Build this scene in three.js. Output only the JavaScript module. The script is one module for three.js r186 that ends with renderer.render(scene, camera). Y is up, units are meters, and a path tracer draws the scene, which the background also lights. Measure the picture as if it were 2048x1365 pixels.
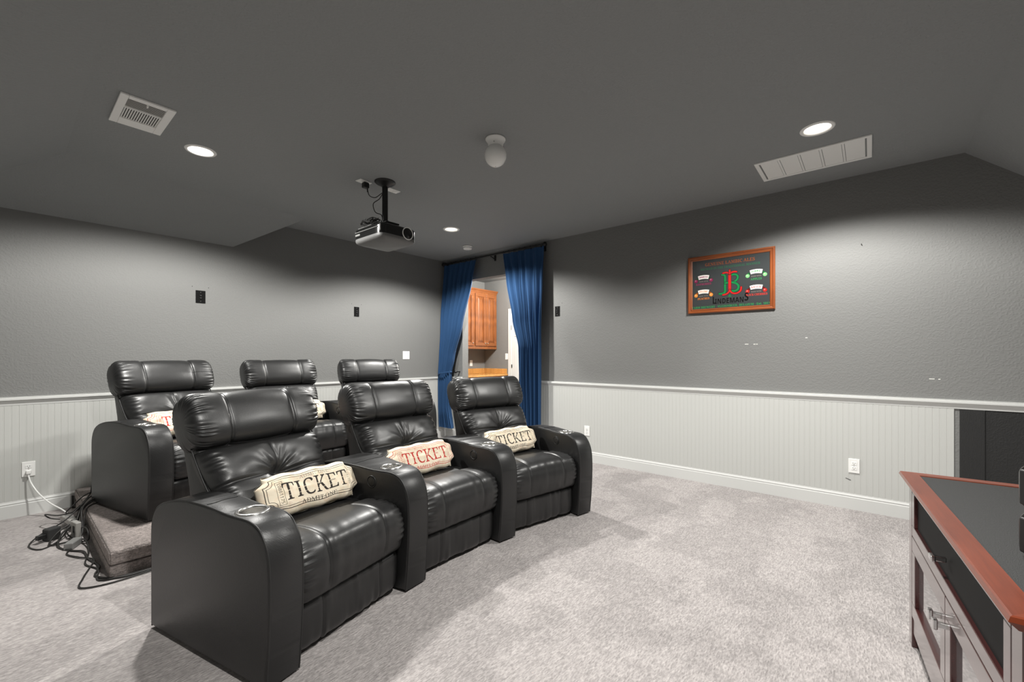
import * as THREE from 'three';
import { RoundedBoxGeometry } from 'three/addons/geometries/RoundedBoxGeometry.js';
import { mergeGeometries, mergeVertices, toCreasedNormals } from 'three/addons/utils/BufferGeometryUtils.js';
import { Brush, Evaluator, SUBTRACTION } from 'three-bvh-csg';

/* ------------------------------------------------ camera, exposure ------------------------------------------------ */
const scene = new THREE.Scene();
scene.background = new THREE.Color(0x000000);
const FOCAL = 853.3, HORIZON = 712.3, YAW = 50.04 * Math.PI / 180, EYE = 1.262;
const camera = new THREE.PerspectiveCamera(2 * Math.atan(682.5 / FOCAL) * 180 / Math.PI, 2048 / 1365, 0.05, 60);
camera.position.set(0, EYE, 0);
camera.rotation.set(0, -YAW, 0);
camera.setViewOffset(2048, 1365, 0, -(HORIZON - 682.5), 2048, 1365);
const renderer = new THREE.WebGLRenderer({ antialias: true });
renderer.toneMapping = THREE.LinearToneMapping;
renderer.toneMappingExposure = 1.03;
renderer.shadowMap.enabled = true;
const CAN_POWER = [21, 19.5, 22, 20], CAN_ANGLE = [78.5, 75, 75, 75].map((a) => a * Math.PI / 180), CAN_PENUMBRA = 0.22, HALL_POWER = 20;

/* ------------------------------------------------ helpers ------------------------------------------------ */
// plan coordinates: X runs right along the back wall, D is the distance towards the back wall (world z = -D)
const V = (x, y, d) => new THREE.Vector3(x, y, -d);
let seedState = 7;
const rnd = () => { seedState = (seedState * 1664525 + 1013904223) >>> 0; return seedState / 4294967296; };
const clamp = (x, a, b) => Math.min(b, Math.max(a, x));
const smooth = (a, b, x) => { const t = clamp((x - a) / (b - a), 0, 1); return t * t * (3 - 2 * t); };
const gauss = (x, s) => Math.exp(-(x * x) / (s * s));
const hash = (x, y, z) => { let h = Math.imul(x, 374761393) ^ Math.imul(y, 668265263) ^ Math.imul(z, 1274126177); h = Math.imul(h ^ (h >>> 13), 1103515245); return ((h ^ (h >>> 16)) >>> 0) / 4294967296; };
function noise(x, y, z = 0) {
  const xi = Math.floor(x), yi = Math.floor(y), zi = Math.floor(z); let fx = x - xi, fy = y - yi, fz = z - zi;
  fx = fx * fx * (3 - 2 * fx); fy = fy * fy * (3 - 2 * fy); fz = fz * fz * (3 - 2 * fz);
  let v = 0;
  for (let k = 0; k < 8; k++) { const a = k & 1, b = (k >> 1) & 1, c = k >> 2; v += hash(xi + a, yi + b, zi + c) * (a ? fx : 1 - fx) * (b ? fy : 1 - fy) * (c ? fz : 1 - fz); }
  return v * 2 - 1;
}
function tileNoise(x, y, px, py, s) {   // value noise that repeats after px, py cells
  const xi = Math.floor(x), yi = Math.floor(y); let fx = x - xi, fy = y - yi;
  fx = fx * fx * (3 - 2 * fx); fy = fy * fy * (3 - 2 * fy);
  const m = (a, n) => ((a % n) + n) % n;
  const h = (a, b) => hash(m(a, px), m(b, py), s);
  return (h(xi, yi) * (1 - fx) + h(xi + 1, yi) * fx) * (1 - fy) + (h(xi, yi + 1) * (1 - fx) + h(xi + 1, yi + 1) * fx) * fy;
}
const used = new Map();
function numbered(name) { const n = used.get(name) ?? 0; used.set(name, n + 1); return n ? name + '_' + String(n).padStart(3, '0') : name; }
function finish(o) { o.castShadow = true; o.receiveShadow = true; return o; }
function part(name, geo, mat, parent, label) { const m = finish(new THREE.Mesh(geo, mat)); m.name = name; parent.add(m); if (label) m.userData.label = label; return m; }
function thing(name, label, category, group, pos, turn = 0) {
  const o = new THREE.Group(); o.name = numbered(name); o.userData = { label, category }; if (group) o.userData.group = group;
  if (pos) o.position.copy(pos); o.rotation.y = turn; scene.add(o); return o;
}
function single(name, geo, mat, label, category, group) { const m = finish(new THREE.Mesh(geo, mat)); m.name = numbered(name); m.userData = { label, category }; if (group) m.userData.group = group; scene.add(m); return m; }
function struct(name, geo, mat) { const m = geo ? finish(new THREE.Mesh(geo, mat)) : new THREE.Group(); m.name = name; m.userData = { kind: 'structure' }; scene.add(m); return m; }
const rbox = (w, h, d, r = 0.004, s = 2) => new RoundedBoxGeometry(w, h, d, s, Math.min(r, w / 2.01, h / 2.01, d / 2.01));
const moved = (g, x, y, z) => g.translate(x, y, z);
function boxAt(x0, x1, y0, y1, d0, d1) { return new THREE.BoxGeometry(x1 - x0, y1 - y0, Math.abs(d1 - d0)).translate((x0 + x1) / 2, (y0 + y1) / 2, -(d0 + d1) / 2); }
function lathe(pts, seg = 40) { return new THREE.LatheGeometry(pts.map((p) => new THREE.Vector2(p[0], p[1])), seg); }
function tube(pts, r, seg = 60, rs = 8, closed = false) { return new THREE.TubeGeometry(new THREE.CatmullRomCurve3(pts, closed, 'centripetal'), seg, r, rs, closed); }
function grid(nu, nv, fn, closeU = false, uvScale = [1, 1]) {   // a sheet (or a tube round v) of (nu+1) x (nv+1) points
  const pos = [], uv = [], idx = [];
  for (let j = 0; j <= nv; j++) for (let i = 0; i <= nu; i++) { const p = fn(i / nu, j / nv); pos.push(p[0], p[1], p[2]); uv.push(p[3] ?? i / nu * uvScale[0], p[4] ?? j / nv * uvScale[1]); }
  for (let j = 0; j < nv; j++) for (let i = 0; i < nu; i++) { const a = j * (nu + 1) + i, b = a + 1, c = a + nu + 1, d = c + 1; idx.push(a, b, d, a, d, c); }
  const g = new THREE.BufferGeometry();
  g.setAttribute('position', new THREE.Float32BufferAttribute(pos, 3)); g.setAttribute('uv', new THREE.Float32BufferAttribute(uv, 2)); g.setIndex(idx);
  g.computeVertexNormals();
  if (closeU) {   // weld the seam's normals
    const n = g.attributes.normal;
    for (let j = 0; j <= nv; j++) { const a = j * (nu + 1), b = a + nu, v = new THREE.Vector3(n.getX(a) + n.getX(b), n.getY(a) + n.getY(b), n.getZ(a) + n.getZ(b)).normalize(); n.setXYZ(a, v.x, v.y, v.z); n.setXYZ(b, v.x, v.y, v.z); }
  }
  return g;
}
function prism(pts, up) {   // a slab over a plan polygon with its own heights: pts are V() corners of the lower face
  const n = pts.length, pos = [], idx = [], uv = [];
  const c2 = pts.map((p) => new THREE.Vector2(p.x, p.z)), tri = THREE.ShapeUtils.triangulateShape(c2, []);
  for (const p of pts) { pos.push(p.x, p.y, p.z); uv.push(p.x, p.z); }
  for (const p of pts) { pos.push(p.x + up.x, p.y + up.y, p.z + up.z); uv.push(p.x, p.z); }
  for (const t of tri) { idx.push(t[0], t[1], t[2], t[0] + n, t[2] + n, t[1] + n); }
  for (let i = 0; i < n; i++) { const j = (i + 1) % n; idx.push(i, j, j + n, i, j + n, i + n); }
  let g = new THREE.BufferGeometry(); g.setAttribute('position', new THREE.Float32BufferAttribute(pos, 3)); g.setAttribute('uv', new THREE.Float32BufferAttribute(uv, 2)); g.setIndex(idx);
  g = g.toNonIndexed(); g.computeVertexNormals(); return g;
}
function dataTexture(n, fn, srgb, repeat = 1, ny = n) {
  const a = new Uint8Array(n * ny * 4);
  for (let j = 0; j < ny; j++) for (let i = 0; i < n; i++) { const c = fn(i / n, j / ny), o = (j * n + i) * 4; a[o] = c[0]; a[o + 1] = c[1]; a[o + 2] = c[2]; a[o + 3] = 255; }
  const t = new THREE.DataTexture(a, n, ny); t.wrapS = t.wrapT = THREE.RepeatWrapping; t.magFilter = THREE.LinearFilter; t.minFilter = THREE.LinearMipmapLinearFilter; t.repeat.set(repeat, repeat);
  if (srgb) t.colorSpace = THREE.SRGBColorSpace; t.needsUpdate = true; return t;
}
const g8 = (x) => { const v = clamp(Math.round(x * 255), 0, 255); return [v, v, v]; };
function canvasTexture(w, h, draw) { const c = document.createElement('canvas'); c.width = w; c.height = h; draw(c.getContext('2d'), w, h); const t = new THREE.CanvasTexture(c); t.colorSpace = THREE.SRGBColorSpace; return t; }

/* ------------------------------------------------ materials ------------------------------------------------ */
const std = (o) => new THREE.MeshStandardMaterial(o), phy = (o) => new THREE.MeshPhysicalMaterial(o);
const lin = (r, g = r, b = r) => new THREE.Color().setRGB(r, g, b);
const peel = dataTexture(512, (u, v) => { const a = tileNoise(u * 56, v * 56, 56, 56, 1), b = tileNoise(u * 110, v * 110, 110, 110, 2); return g8(smooth(0.35, 0.75, a * 0.7 + b * 0.3)); }, false, 2);
const grainBump = dataTexture(512, (u, v) => g8(tileNoise(u * 90, v * 90, 90, 90, 5) * 0.5 + tileNoise(u * 180, v * 180, 180, 180, 6) * 0.3 + tileNoise(u * 30, v * 30, 30, 30, 7) * 0.2), false, 4);
const M = {};
M.wall = std({ color: lin(0.186, 0.187, 0.182), roughness: 0.75, bumpMap: peel, bumpScale: 0.0007 });
M.ceiling = std({ color: lin(0.258, 0.268, 0.270), roughness: 0.85, bumpMap: peel, bumpScale: 0.0009 });
M.panel = std({ color: lin(0.50, 0.505, 0.485), roughness: 0.5 });
M.white = std({ color: lin(0.60, 0.605, 0.59), roughness: 0.45 });
M.whiteGloss = std({ color: lin(0.82, 0.82, 0.80), roughness: 0.3 });
M.greyWhite = std({ color: lin(0.84, 0.84, 0.82), roughness: 0.5 });
M.leather = phy({ color: lin(0.012, 0.012, 0.0122), roughness: 0.43, bumpMap: grainBump, bumpScale: 0.0003, clearcoat: 0.2, clearcoatRoughness: 0.3 });
M.leatherPlain = phy({ color: lin(0.013, 0.013, 0.0133), roughness: 0.42, bumpMap: grainBump, bumpScale: 0.0003 });
M.piping = std({ color: lin(0.014), roughness: 0.45 });
M.seam = std({ color: lin(0.006), roughness: 0.7 });
M.steel = std({ color: lin(0.72, 0.71, 0.69), metalness: 1, roughness: 0.24 });
M.chrome = std({ color: lin(0.75), metalness: 1, roughness: 0.12 });
M.black = std({ color: lin(0.010), roughness: 0.5 });
M.blackGloss = phy({ color: lin(0.008), roughness: 0.18 });
M.blackMetal = std({ color: lin(0.012), roughness: 0.42, metalness: 0.3 });
M.blackPaint = std({ color: lin(0.015, 0.015, 0.015), roughness: 0.6, bumpMap: peel, bumpScale: 0.0005 });
M.cable = std({ color: lin(0.014, 0.013, 0.012), roughness: 0.5 });
M.putty = std({ color: lin(0.36, 0.35, 0.33), roughness: 0.4 });
M.dark = std({ color: lin(0.03), roughness: 0.8 });
M.grey = std({ color: lin(0.22, 0.22, 0.215), roughness: 0.4 });
M.shell = std({ color: lin(0.13, 0.13, 0.128), roughness: 0.45 });
M.lens = std({ color: 0xffffff, emissive: 0xfff6ea, emissiveIntensity: 3, roughness: 0.4 });

// carpet: short tufts in rows along X, with flecks
const carpetColor = dataTexture(1024, (u, v) => {
  const row = tileNoise(u * 84, v * 270, 84, 270, 11), fl = tileNoise(u * 150, v * 420, 150, 420, 12), med = tileNoise(u * 14, v * 20, 14, 20, 13), med2 = tileNoise(u * 34, v * 50, 34, 50, 14);
  const fine = tileNoise(u * 400, v * 500, 400, 500, 15), k = 0.46 * row + 0.32 * fl + 0.22 * fine;
  const b = 0.73 + 0.39 * k + 0.02 * (med - 0.5) + 0.03 * (med2 - 0.5);
  return [clamp(b * 214, 0, 255), clamp(b * 207, 0, 255), clamp(b * 205, 0, 255)];
}, true, 1 / 1.3);
const carpetBump = dataTexture(1024, (u, v) => g8(0.6 * tileNoise(u * 84, v * 270, 84, 270, 11) + 0.4 * tileNoise(u * 150, v * 420, 150, 420, 12)), false, 1 / 1.3);
M.carpet = std({ color: lin(1), map: carpetColor, bumpMap: carpetBump, bumpScale: 0.003, roughness: 1, vertexColors: true });
const riserColor = dataTexture(512, (u, v) => {   // darker, flecked
  const a = tileNoise(u * 120, v * 120, 120, 120, 21), c = tileNoise(u * 40, v * 40, 40, 40, 22), k = 0.72 + 0.36 * (0.6 * a + 0.4 * c - 0.5);
  return [clamp(k * 200, 0, 255), clamp(k * 188, 0, 255), clamp(k * 183, 0, 255)];
}, true, 2);
M.riser = std({ color: lin(0.95), map: riserColor, bumpMap: carpetBump, bumpScale: 0.006, roughness: 1 });
function woodTexture(c0, c1, s, fx = 3, fy = 40) {
  return dataTexture(512, (u, v) => {
    const w = tileNoise(u * fx + 0, v * fy, fx, fy, s), f = tileNoise(u * fx * 4, v * fy * 4, fx * 4, fy * 4, s + 1), b = tileNoise(u * 2, v * 6, 2, 6, s + 2), k = clamp(0.5 * w + 0.25 * f + 0.4 * b - 0.1, 0, 1);
    return c0.map((a, i) => a + (c1[i] - a) * k);
  }, true, 2);
}
M.frameWood = phy({ map: woodTexture([120, 60, 28], [164, 92, 46], 31), roughness: 0.35, clearcoat: 0.3 });
M.alder = phy({ map: woodTexture([96, 52, 24], [168, 102, 52], 41, 40, 4), roughness: 0.42, clearcoat: 0.2 });
M.cherry = phy({ map: woodTexture([92, 38, 20], [134, 62, 36], 51), roughness: 0.28, clearcoat: 0.4, clearcoatRoughness: 0.2 });
M.consoleWood = phy({ map: woodTexture([54, 26, 26], [72, 38, 36], 61), roughness: 0.25, clearcoat: 1, clearcoatRoughness: 0.12 });
M.granite = std({ map: dataTexture(512, (u, v) => {
  const a = tileNoise(u * 60, v * 60, 60, 60, 71), b = tileNoise(u * 130, v * 130, 130, 130, 72), c = tileNoise(u * 12, v * 12, 12, 12, 73), k = clamp(0.5 * a + 0.35 * b + 0.3 * c - 0.1, 0, 1);
  return k < 0.34 ? [112, 66, 26] : [170 + 70 * k, 116 + 70 * k, 52 + 66 * k];
}, true, 3), roughness: 0.2 });
const weave = dataTexture(512, (u, v) => g8(0.5 * tileNoise(u * 220, v * 40, 220, 40, 81) + 0.5 * tileNoise(u * 40, v * 220, 40, 220, 82)), false, 3);
M.velvet = phy({ color: lin(0.010, 0.050, 0.135), roughness: 0.9, sheen: 0.3, sheenColor: lin(0.10, 0.24, 0.48), sheenRoughness: 0.35, bumpMap: weave, bumpScale: 0.0005 });
M.linen = std({ color: lin(0.72, 0.66, 0.56), roughness: 0.9, bumpMap: weave, bumpScale: 0.0004 });

/* ------------------------------------------------ room shell ------------------------------------------------ */
const RX = 4.49, BD = 5.122, CH = 2.74, LX = -1.5, FD = -1.9, T = 0.12, RAIL = 0.941, BASE = 0.132;
const DOOR0 = 3.40, DOOR1 = 4.744, DOORH = 2.40, HX = 6.24, HB = 5.95, HF = 2.2;
{ // floor with the carpet's brushed nap patches
  const nx = 300, nd = 300, x0 = LX - T, x1 = HX + T, d0 = FD - T, d1 = HB + T;
  const g = grid(nx, nd, (u, v) => { const x = x0 + u * (x1 - x0), d = d0 + v * (d1 - d0); return [x, 0, -d, x, d]; });
  const p = g.attributes.position, col = [];
  for (let i = 0; i < p.count; i++) {
    const x = p.getX(i), d = -p.getZ(i);
    const a = noise(x * 3.1, d * 5.2, 1), b = noise(x * 7.5 + 9, d * 9.5, 2), c = noise(x * 1.2, d * 1.5, 3), e = noise(x * 16, d * 19, 5);
    const k = 0.565 + 0.085 * smooth(-0.12, 0.2, a + 0.45 * b + 0.35 * e) + 0.025 * c;
    col.push(k, k, k);
  }
  g.setAttribute('color', new THREE.Float32BufferAttribute(col, 3));
  const slab = boxAt(x0, x1, -0.12, -0.004, d0, d1);
  const f = struct('floor', null); part('carpet', g, M.carpet, f, 'pale greyish pink cut pile carpet'); part('subfloor', slab, M.dark, f);
}
const slabs = (a, b) => new THREE.Vector3(a, b, 0);
{ // right wall with the doorway cut out of it
  const s = new THREE.Shape([[FD - T, 0], [DOOR0, 0], [DOOR0, DOORH], [DOOR1, DOORH], [DOOR1, 0], [HB, 0], [HB, 2.86], [FD - T, 2.86]].map((p) => new THREE.Vector2(...p)));
  const g = new THREE.ExtrudeGeometry(s, { depth: T, bevelEnabled: false });
  g.applyMatrix4(new THREE.Matrix4().set(0, 0, 1, RX, 0, 1, 0, 0, -1, 0, 0, 0, 0, 0, 0, 1));   // (D, Y, depth) -> (X, Y, -D)
  struct('wall_right', g, M.wall);
}
const wallUV = (g, s = 1) => g;
const planeWall = (name, x0, x1, d0, d1, y1 = 2.86) => {
  const g = boxAt(x0, x1, 0, y1, d0, d1), p = g.attributes.position, n = g.attributes.normal, uv = g.attributes.uv;
  for (let i = 0; i < p.count; i++) uv.setXY(i, Math.abs(n.getX(i)) > 0.5 ? p.getZ(i) : p.getX(i), Math.abs(n.getY(i)) > 0.5 ? p.getZ(i) : p.getY(i));
  return struct(name, g, M.wall);
};
planeWall('wall_back', LX - T, RX, BD, BD + T);
planeWall('wall_left', LX - T, LX, FD - T, BD);
planeWall('wall_front', LX, RX, FD - T, FD);
planeWall('wall_hall_back', RX + T, HX + T, HB, HB + T);
planeWall('wall_hall_side', HX, HX + T, HF, HB);
planeWall('wall_hall_front', RX + T, HX + T, HF - T, HF);

const CANS = [[0.915, 3.69], [3.40, 0.26], [3.36, 3.74], [0.915, 0.26]];
const A3 = [0.293, 4.484], B3 = [2.102, 4.651], SY = 2.407;
{ // ceiling: flat field with holes for the recessed lights, and three slopes
  const c = struct('ceiling', null);
  const FS = -0.53, K = 0.88, LK = 0.497;
  const s = new THREE.Shape([[A3[0], FS], [RX, FS], [RX, BD], [1.60, BD], B3, A3].map((p) => new THREE.Vector2(...p)));
  for (const [x, d] of CANS) { const h = new THREE.Path(); h.absarc(x, d, 0.078, 0, Math.PI * 2, true); s.holes.push(h); }
  const g = new THREE.ExtrudeGeometry(s, { depth: 0.012, bevelEnabled: false, curveSegments: 40 });
  g.applyMatrix4(new THREE.Matrix4().set(1, 0, 0, 0, 0, 0, 1, CH, 0, -1, 0, 0, 0, 0, 0, 1));
  part('flat_panel', g, M.ceiling, c);
  const up = new THREE.Vector3(0, 0.1, 0), hip = V(-0.013, 2.588, 4.762);
  const hipEnd = V(-0.7, 2.588 - 0.687 * LK, 5.40);   // runs on past the back wall
  part('slope', prism([V(A3[0], CH, A3[1]), V(B3[0], CH, B3[1]), V(1.552, SY, BD), V(-0.37, SY, BD)], up), M.ceiling, c);
  part('slope_end', prism([V(B3[0], CH, B3[1]), V(1.60, CH, BD), V(1.552, SY, BD)].slice(), new THREE.Vector3(-0.02, 0.02, 0)), M.ceiling, c);
  part('slope', prism([V(A3[0], CH, FS), V(A3[0], CH, A3[1]), V(-0.37, SY, BD), V(LX, CH - (A3[0] - LX) * LK, BD), V(LX, CH - (A3[0] - LX) * LK, FS)], up), M.ceiling, c);
  part('slope', prism([V(A3[0], CH, FS), V(RX, CH, FS), V(RX, CH - K * (FS - FD), FD), V(LX, CH - K * (FS - FD), FD), V(LX, CH - (A3[0] - LX) * LK, FS)], up), M.ceiling, c);
  const hall = struct('ceiling_hall', boxAt(RX, HX + T, CH, CH + 0.1, HF - T, HB + T), M.ceiling);
}
struct('roof_deck', boxAt(LX - T, HX + T, 3.0, 3.1, FD - T, HB + T), M.dark);

// chair rail, baseboards: swept profiles. path along a wall from a to b; out points into the room
function sweep(profile, a, b, out) {
  const along = new THREE.Vector3().subVectors(b, a), L = along.length(); along.normalize();
  const s = new THREE.Shape(profile.map((p) => new THREE.Vector2(...p)));
  const g = new THREE.ExtrudeGeometry(s, { depth: L, bevelEnabled: false });
  const m = new THREE.Matrix4().makeBasis(out, new THREE.Vector3(0, 1, 0), along).setPosition(a);
  const det = m.determinant(); g.applyMatrix4(m);
  if (det < 0) { const q = g.attributes.position; for (let i = 0; i < q.count; i += 3) { const t = [q.getX(i), q.getY(i), q.getZ(i)]; q.setXYZ(i, q.getX(i + 1), q.getY(i + 1), q.getZ(i + 1)); q.setXYZ(i + 1, ...t); } g.computeVertexNormals(); }
  return g;
}
const railP = [[0, -0.066], [0.010, -0.066], [0.012, -0.052], [0.020, -0.040], [0.026, -0.030], [0.031, -0.024], [0.031, -0.010], [0.026, -0.006], [0.028, -0.004], [0.028, 0], [0, 0]];
const baseP = [[0, 0], [0.016, 0], [0.016, 0.096], [0.012, 0.102], [0.015, 0.108], [0.015, 0.112], [0.010, 0.122], [0.008, 0.132], [0, 0.132]];
const outR = new THREE.Vector3(-1, 0, 0), outB = new THREE.Vector3(0, 0, 1), outL = new THREE.Vector3(1, 0, 0);
const RAILS = [[V(RX, RAIL, FD), V(RX, RAIL, DOOR0), outR], [V(RX, RAIL, DOOR1), V(RX, RAIL, BD), outR], [V(LX, RAIL, BD), V(RX, RAIL, BD), outB], [V(LX, RAIL, FD), V(LX, RAIL, BD), outL]];
RAILS.forEach(([a, b, o], i) => struct('trim_' + (i + 1), sweep(railP, a, b, o), M.white));
const names = ['right', 'doorway', 'back', 'left'];
const lower = (p) => new THREE.Vector3(p.x, 0, p.z);
struct('baseboard_right', sweep(baseP, V(RX, 0, -0.50), V(RX, 0, DOOR0), outR), M.white);
struct('baseboard_doorway', sweep(baseP, V(RX, 0, DOOR1), V(RX, 0, BD), outR), M.white);
struct('baseboard_back', sweep(baseP, V(LX, 0, BD), V(RX, 0, BD), outB), M.white);
struct('baseboard_left', sweep(baseP, V(LX, 0, FD), V(LX, 0, BD), outL), M.white);
{ // beadboard: each bead is a plank with a rounded nose and a groove beside it
  const w = 0.038, y0 = 0.125, y1 = RAIL - 0.045;
  const prof = new THREE.Shape([[0, 0], [0.0, 0.0074], [0.0014, 0.0085], [w - 0.0080, 0.0085], [w - 0.0066, 0.0074], [w - 0.0052, 0.0082], [w - 0.0026, 0.0082], [w - 0.0012, 0.0074], [w, 0.0074], [w, 0]].map((p) => new THREE.Vector2(...p)));
  const g = new THREE.ExtrudeGeometry(prof, { depth: y1 - y0, bevelEnabled: false });
  const gB = g.clone().applyMatrix4(new THREE.Matrix4().set(1, 0, 0, 0, 0, 0, 1, y0, 0, 1, 0, -BD, 0, 0, 0, 1));      // along +x, out towards +z
  const flip = (q) => { const p = q.attributes.position; for (let i = 0; i < p.count; i += 3) { const t = [p.getX(i), p.getY(i), p.getZ(i)]; p.setXYZ(i, p.getX(i + 1), p.getY(i + 1), p.getZ(i + 1)); p.setXYZ(i + 1, ...t); } q.computeVertexNormals(); return q; };
  flip(gB);
  const gR = g.clone().applyMatrix4(new THREE.Matrix4().set(0, -1, 0, RX, 0, 0, 1, y0, -1, 0, 0, 0, 0, 0, 0, 1));      // along D, out towards -x
  gR.computeVertexNormals();
  const pb = struct('panelling_back', null), pr = struct('panelling_right', null);
  const n1 = Math.floor((RX + 0.35) / w);
  for (let i = 0; i < n1; i++) { const m = part('plank', gB, M.panel, pb); m.position.x = RX - (i + 1) * w; }
  for (let d = DOOR0 - w; d > -0.51; d -= w) { const m = part('plank', gR, M.panel, pr); m.position.z = -d; }
  for (let d = BD - w; d > DOOR1 - 0.01; d -= w) { const m = part('plank', gR, M.panel, pr); m.position.z = -d; }
  part('backing', boxAt(LX, RX - n1 * w, y0, y1, BD - 0.008, BD), M.panel, pb);
  struct('panelling_left', boxAt(LX, LX + 0.008, y0, y1, FD, BD - 0.008), M.panel);
}
{ // black access door beside the console
  const d = struct('door_1', null);
  part('casing', rbox(0.012, RAIL - 0.066, 0.126, 0.003).translate(RX - 0.006, (RAIL - 0.066) / 2, 0.504 + 0.063), M.blackPaint, d);
  part('door_panel', boxAt(RX - 0.004, RX, 0.01, RAIL - 0.066, -1.35, -0.63), M.blackPaint, d);
  part('casing', rbox(0.022, RAIL - 0.066, 0.126, 0.003).translate(RX - 0.011, (RAIL - 0.066) / 2, 1.413), M.blackPaint, d);
}

/* ------------------------------------------------ recessed lights ------------------------------------------------ */
const canLabels = ['glowing recessed ceiling light next to the louvred air register', 'glowing recessed ceiling light next to the long white return grille', 'glowing recessed ceiling light nearest the blue curtains and smoke alarm', 'glowing recessed ceiling light overhead above the camera, out of view'];
CANS.forEach(([x, d], i) => {
  const o = thing('recessed_light', canLabels[i], 'ceiling light', 'recessed ceiling lights', V(x, CH, d));
  part('trim_ring', lathe([[0.074, 0.004], [0.074, -0.003], [0.079, -0.007], [0.092, -0.006], [0.096, -0.001], [0.096, 0]], 48), M.whiteGloss, o);
  part('baffle', lathe([[0.0742, 0.003], [0.072, 0.02], [0.068, 0.045], [0.066, 0.06], [0.001, 0.061]], 48), M.whiteGloss, o);
  part('lens', lathe([[0.0005, 0.018], [0.04, 0.019], [0.064, 0.024], [0.069, 0.034]], 48), M.lens, o);
  const L = new THREE.SpotLight(0xfffdf8, CAN_POWER[i], 0, CAN_ANGLE[i], CAN_PENUMBRA, 2);
  L.name = 'lamp'; L.position.set(0, -0.012, 0); L.target.position.set(0, -2, 0); L.castShadow = true; L.shadow.radius = 2.5; L.shadow.mapSize.set(1024, 1024);
  o.add(L); o.add(L.target);
});

/* ------------------------------------------------ ceiling fittings ------------------------------------------------ */
{ // louvred register
  const x0 = 0.421, x1 = 0.673, d0 = 3.198, d1 = 3.622, o = thing('air_register', 'white louvred air register on the ceiling beside a recessed light', 'air vent', null, V((x0 + x1) / 2, CH, (d0 + d1) / 2));
  const W = x1 - x0, H = d1 - d0;   // local z = -(D - centre)
  const fr = (a0, a1, b0, b1, y = 0.012) => rbox(a1 - a0, y, b1 - b0, 0.003).translate((a0 + a1) / 2, -y / 2, -(b0 + b1) / 2);
  const la = -0.088, lb = 0.085, da = -0.175, db = 0.115;
  part('frame', mergeGeometries([fr(-W / 2, la, -H / 2, H / 2), fr(lb, W / 2, -H / 2, H / 2), fr(la, lb, -H / 2, da), fr(la, lb, db, H / 2)]), M.greyWhite, o);
  part('damper', new THREE.BoxGeometry(lb - la, 0.003, db - da).translate((la + lb) / 2, -0.0015, -(da + db) / 2), M.dark, o);
  part('divider', fr(la, lb, -0.052, -0.042, 0.011), M.greyWhite, o);
  for (let i = 0; i < 9; i++) { const d = da + 0.008 + i * (-0.052 - da - 0.008) / 9; const m = part('slat', new THREE.BoxGeometry(lb - la, 0.0015, 0.011), M.greyWhite, o); m.position.set((la + lb) / 2, -0.006, -d - 0.002); m.rotation.x = 0.6; }
  for (let i = 0; i < 15; i++) { const x = la + 0.007 + i * (lb - la - 0.012) / 14; const m = part('vane', new THREE.BoxGeometry(0.009, 0.0015, db + 0.042), M.greyWhite, o); m.position.set(x, -0.006, -(db - 0.042) / 2); m.rotation.z = 0.55; }
  part('lever', rbox(0.008, 0.014, 0.02, 0.002).translate(-0.002, -0.016, 0.165), M.greyWhite, o);
}
{ // return grille
  const x0 = 3.71, x1 = 4.123, d0 = -0.014, d1 = 0.682, W = x1 - x0, H = d1 - d0, o = thing('return_grille', 'long white return air grille with five panels on the ceiling', 'air vent', null, V((x0 + x1) / 2, CH, (d0 + d1) / 2));
  const fr = (a0, a1, b0, b1, y = 0.01) => rbox(a1 - a0, y, b1 - b0, 0.002).translate((a0 + a1) / 2, -y / 2, -(b0 + b1) / 2);
  const e = 0.028;
  part('frame', mergeGeometries([fr(-W / 2, -W / 2 + e, -H / 2, H / 2), fr(W / 2 - e, W / 2, -H / 2, H / 2), fr(-W / 2 + e, W / 2 - e, -H / 2, -H / 2 + e), fr(-W / 2 + e, W / 2 - e, H / 2 - e, H / 2)]), M.greyWhite, o);
  const step = (H - 2 * e) / 5;
  for (let i = 0; i < 5; i++) part('panel', rbox(W - 2 * e, 0.005, step - 0.018, 0.002).translate(0, -0.003, H / 2 - e - step * (i + 0.5)), M.greyWhite, o);
  for (let i = 1; i < 5; i++) part('rib', rbox(W - 2 * e, 0.008, 0.014, 0.002).translate(0, -0.004, H / 2 - e - step * i), M.greyWhite, o);
}
{ // globe light, switched off
  const o = thing('globe_light', 'small unlit white glass globe on a round ceiling base', 'ceiling light', null, V(2.154, CH, 1.951));
  part('base', lathe([[0, 0], [0.068, 0], [0.069, -0.006], [0.066, -0.012], [0.058, -0.022], [0.052, -0.036], [0.050, -0.052], [0.047, -0.056], [0, -0.056]]), M.whiteGloss, o);
  const pts = [[0.044, -0.048]]; for (let i = 0; i <= 30; i++) { const a = -0.92 + i / 30 * (Math.PI / 2 + 0.92); pts.push([0.074 * Math.cos(a), -0.114 - 0.075 * Math.sin(a)]); }
  part('glass_globe', lathe(pts.map(([r, y]) => [Math.max(r, 0.0005), y])), phy({ color: lin(0.84, 0.84, 0.82), roughness: 0.3 }), o);
  part('finial', new THREE.SphereGeometry(0.004, 10, 8).translate(0, -0.190, 0), M.steel, o);
  for (let k = 0; k < 3; k++) { const a = k * 2.09 + 0.5; part('screw', new THREE.CylinderGeometry(0.003, 0.003, 0.012, 8).rotateZ(Math.PI / 2).rotateY(-a).translate(0.053 * Math.cos(a), -0.044, 0.053 * Math.sin(a)), M.steel, o); }
}
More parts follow.
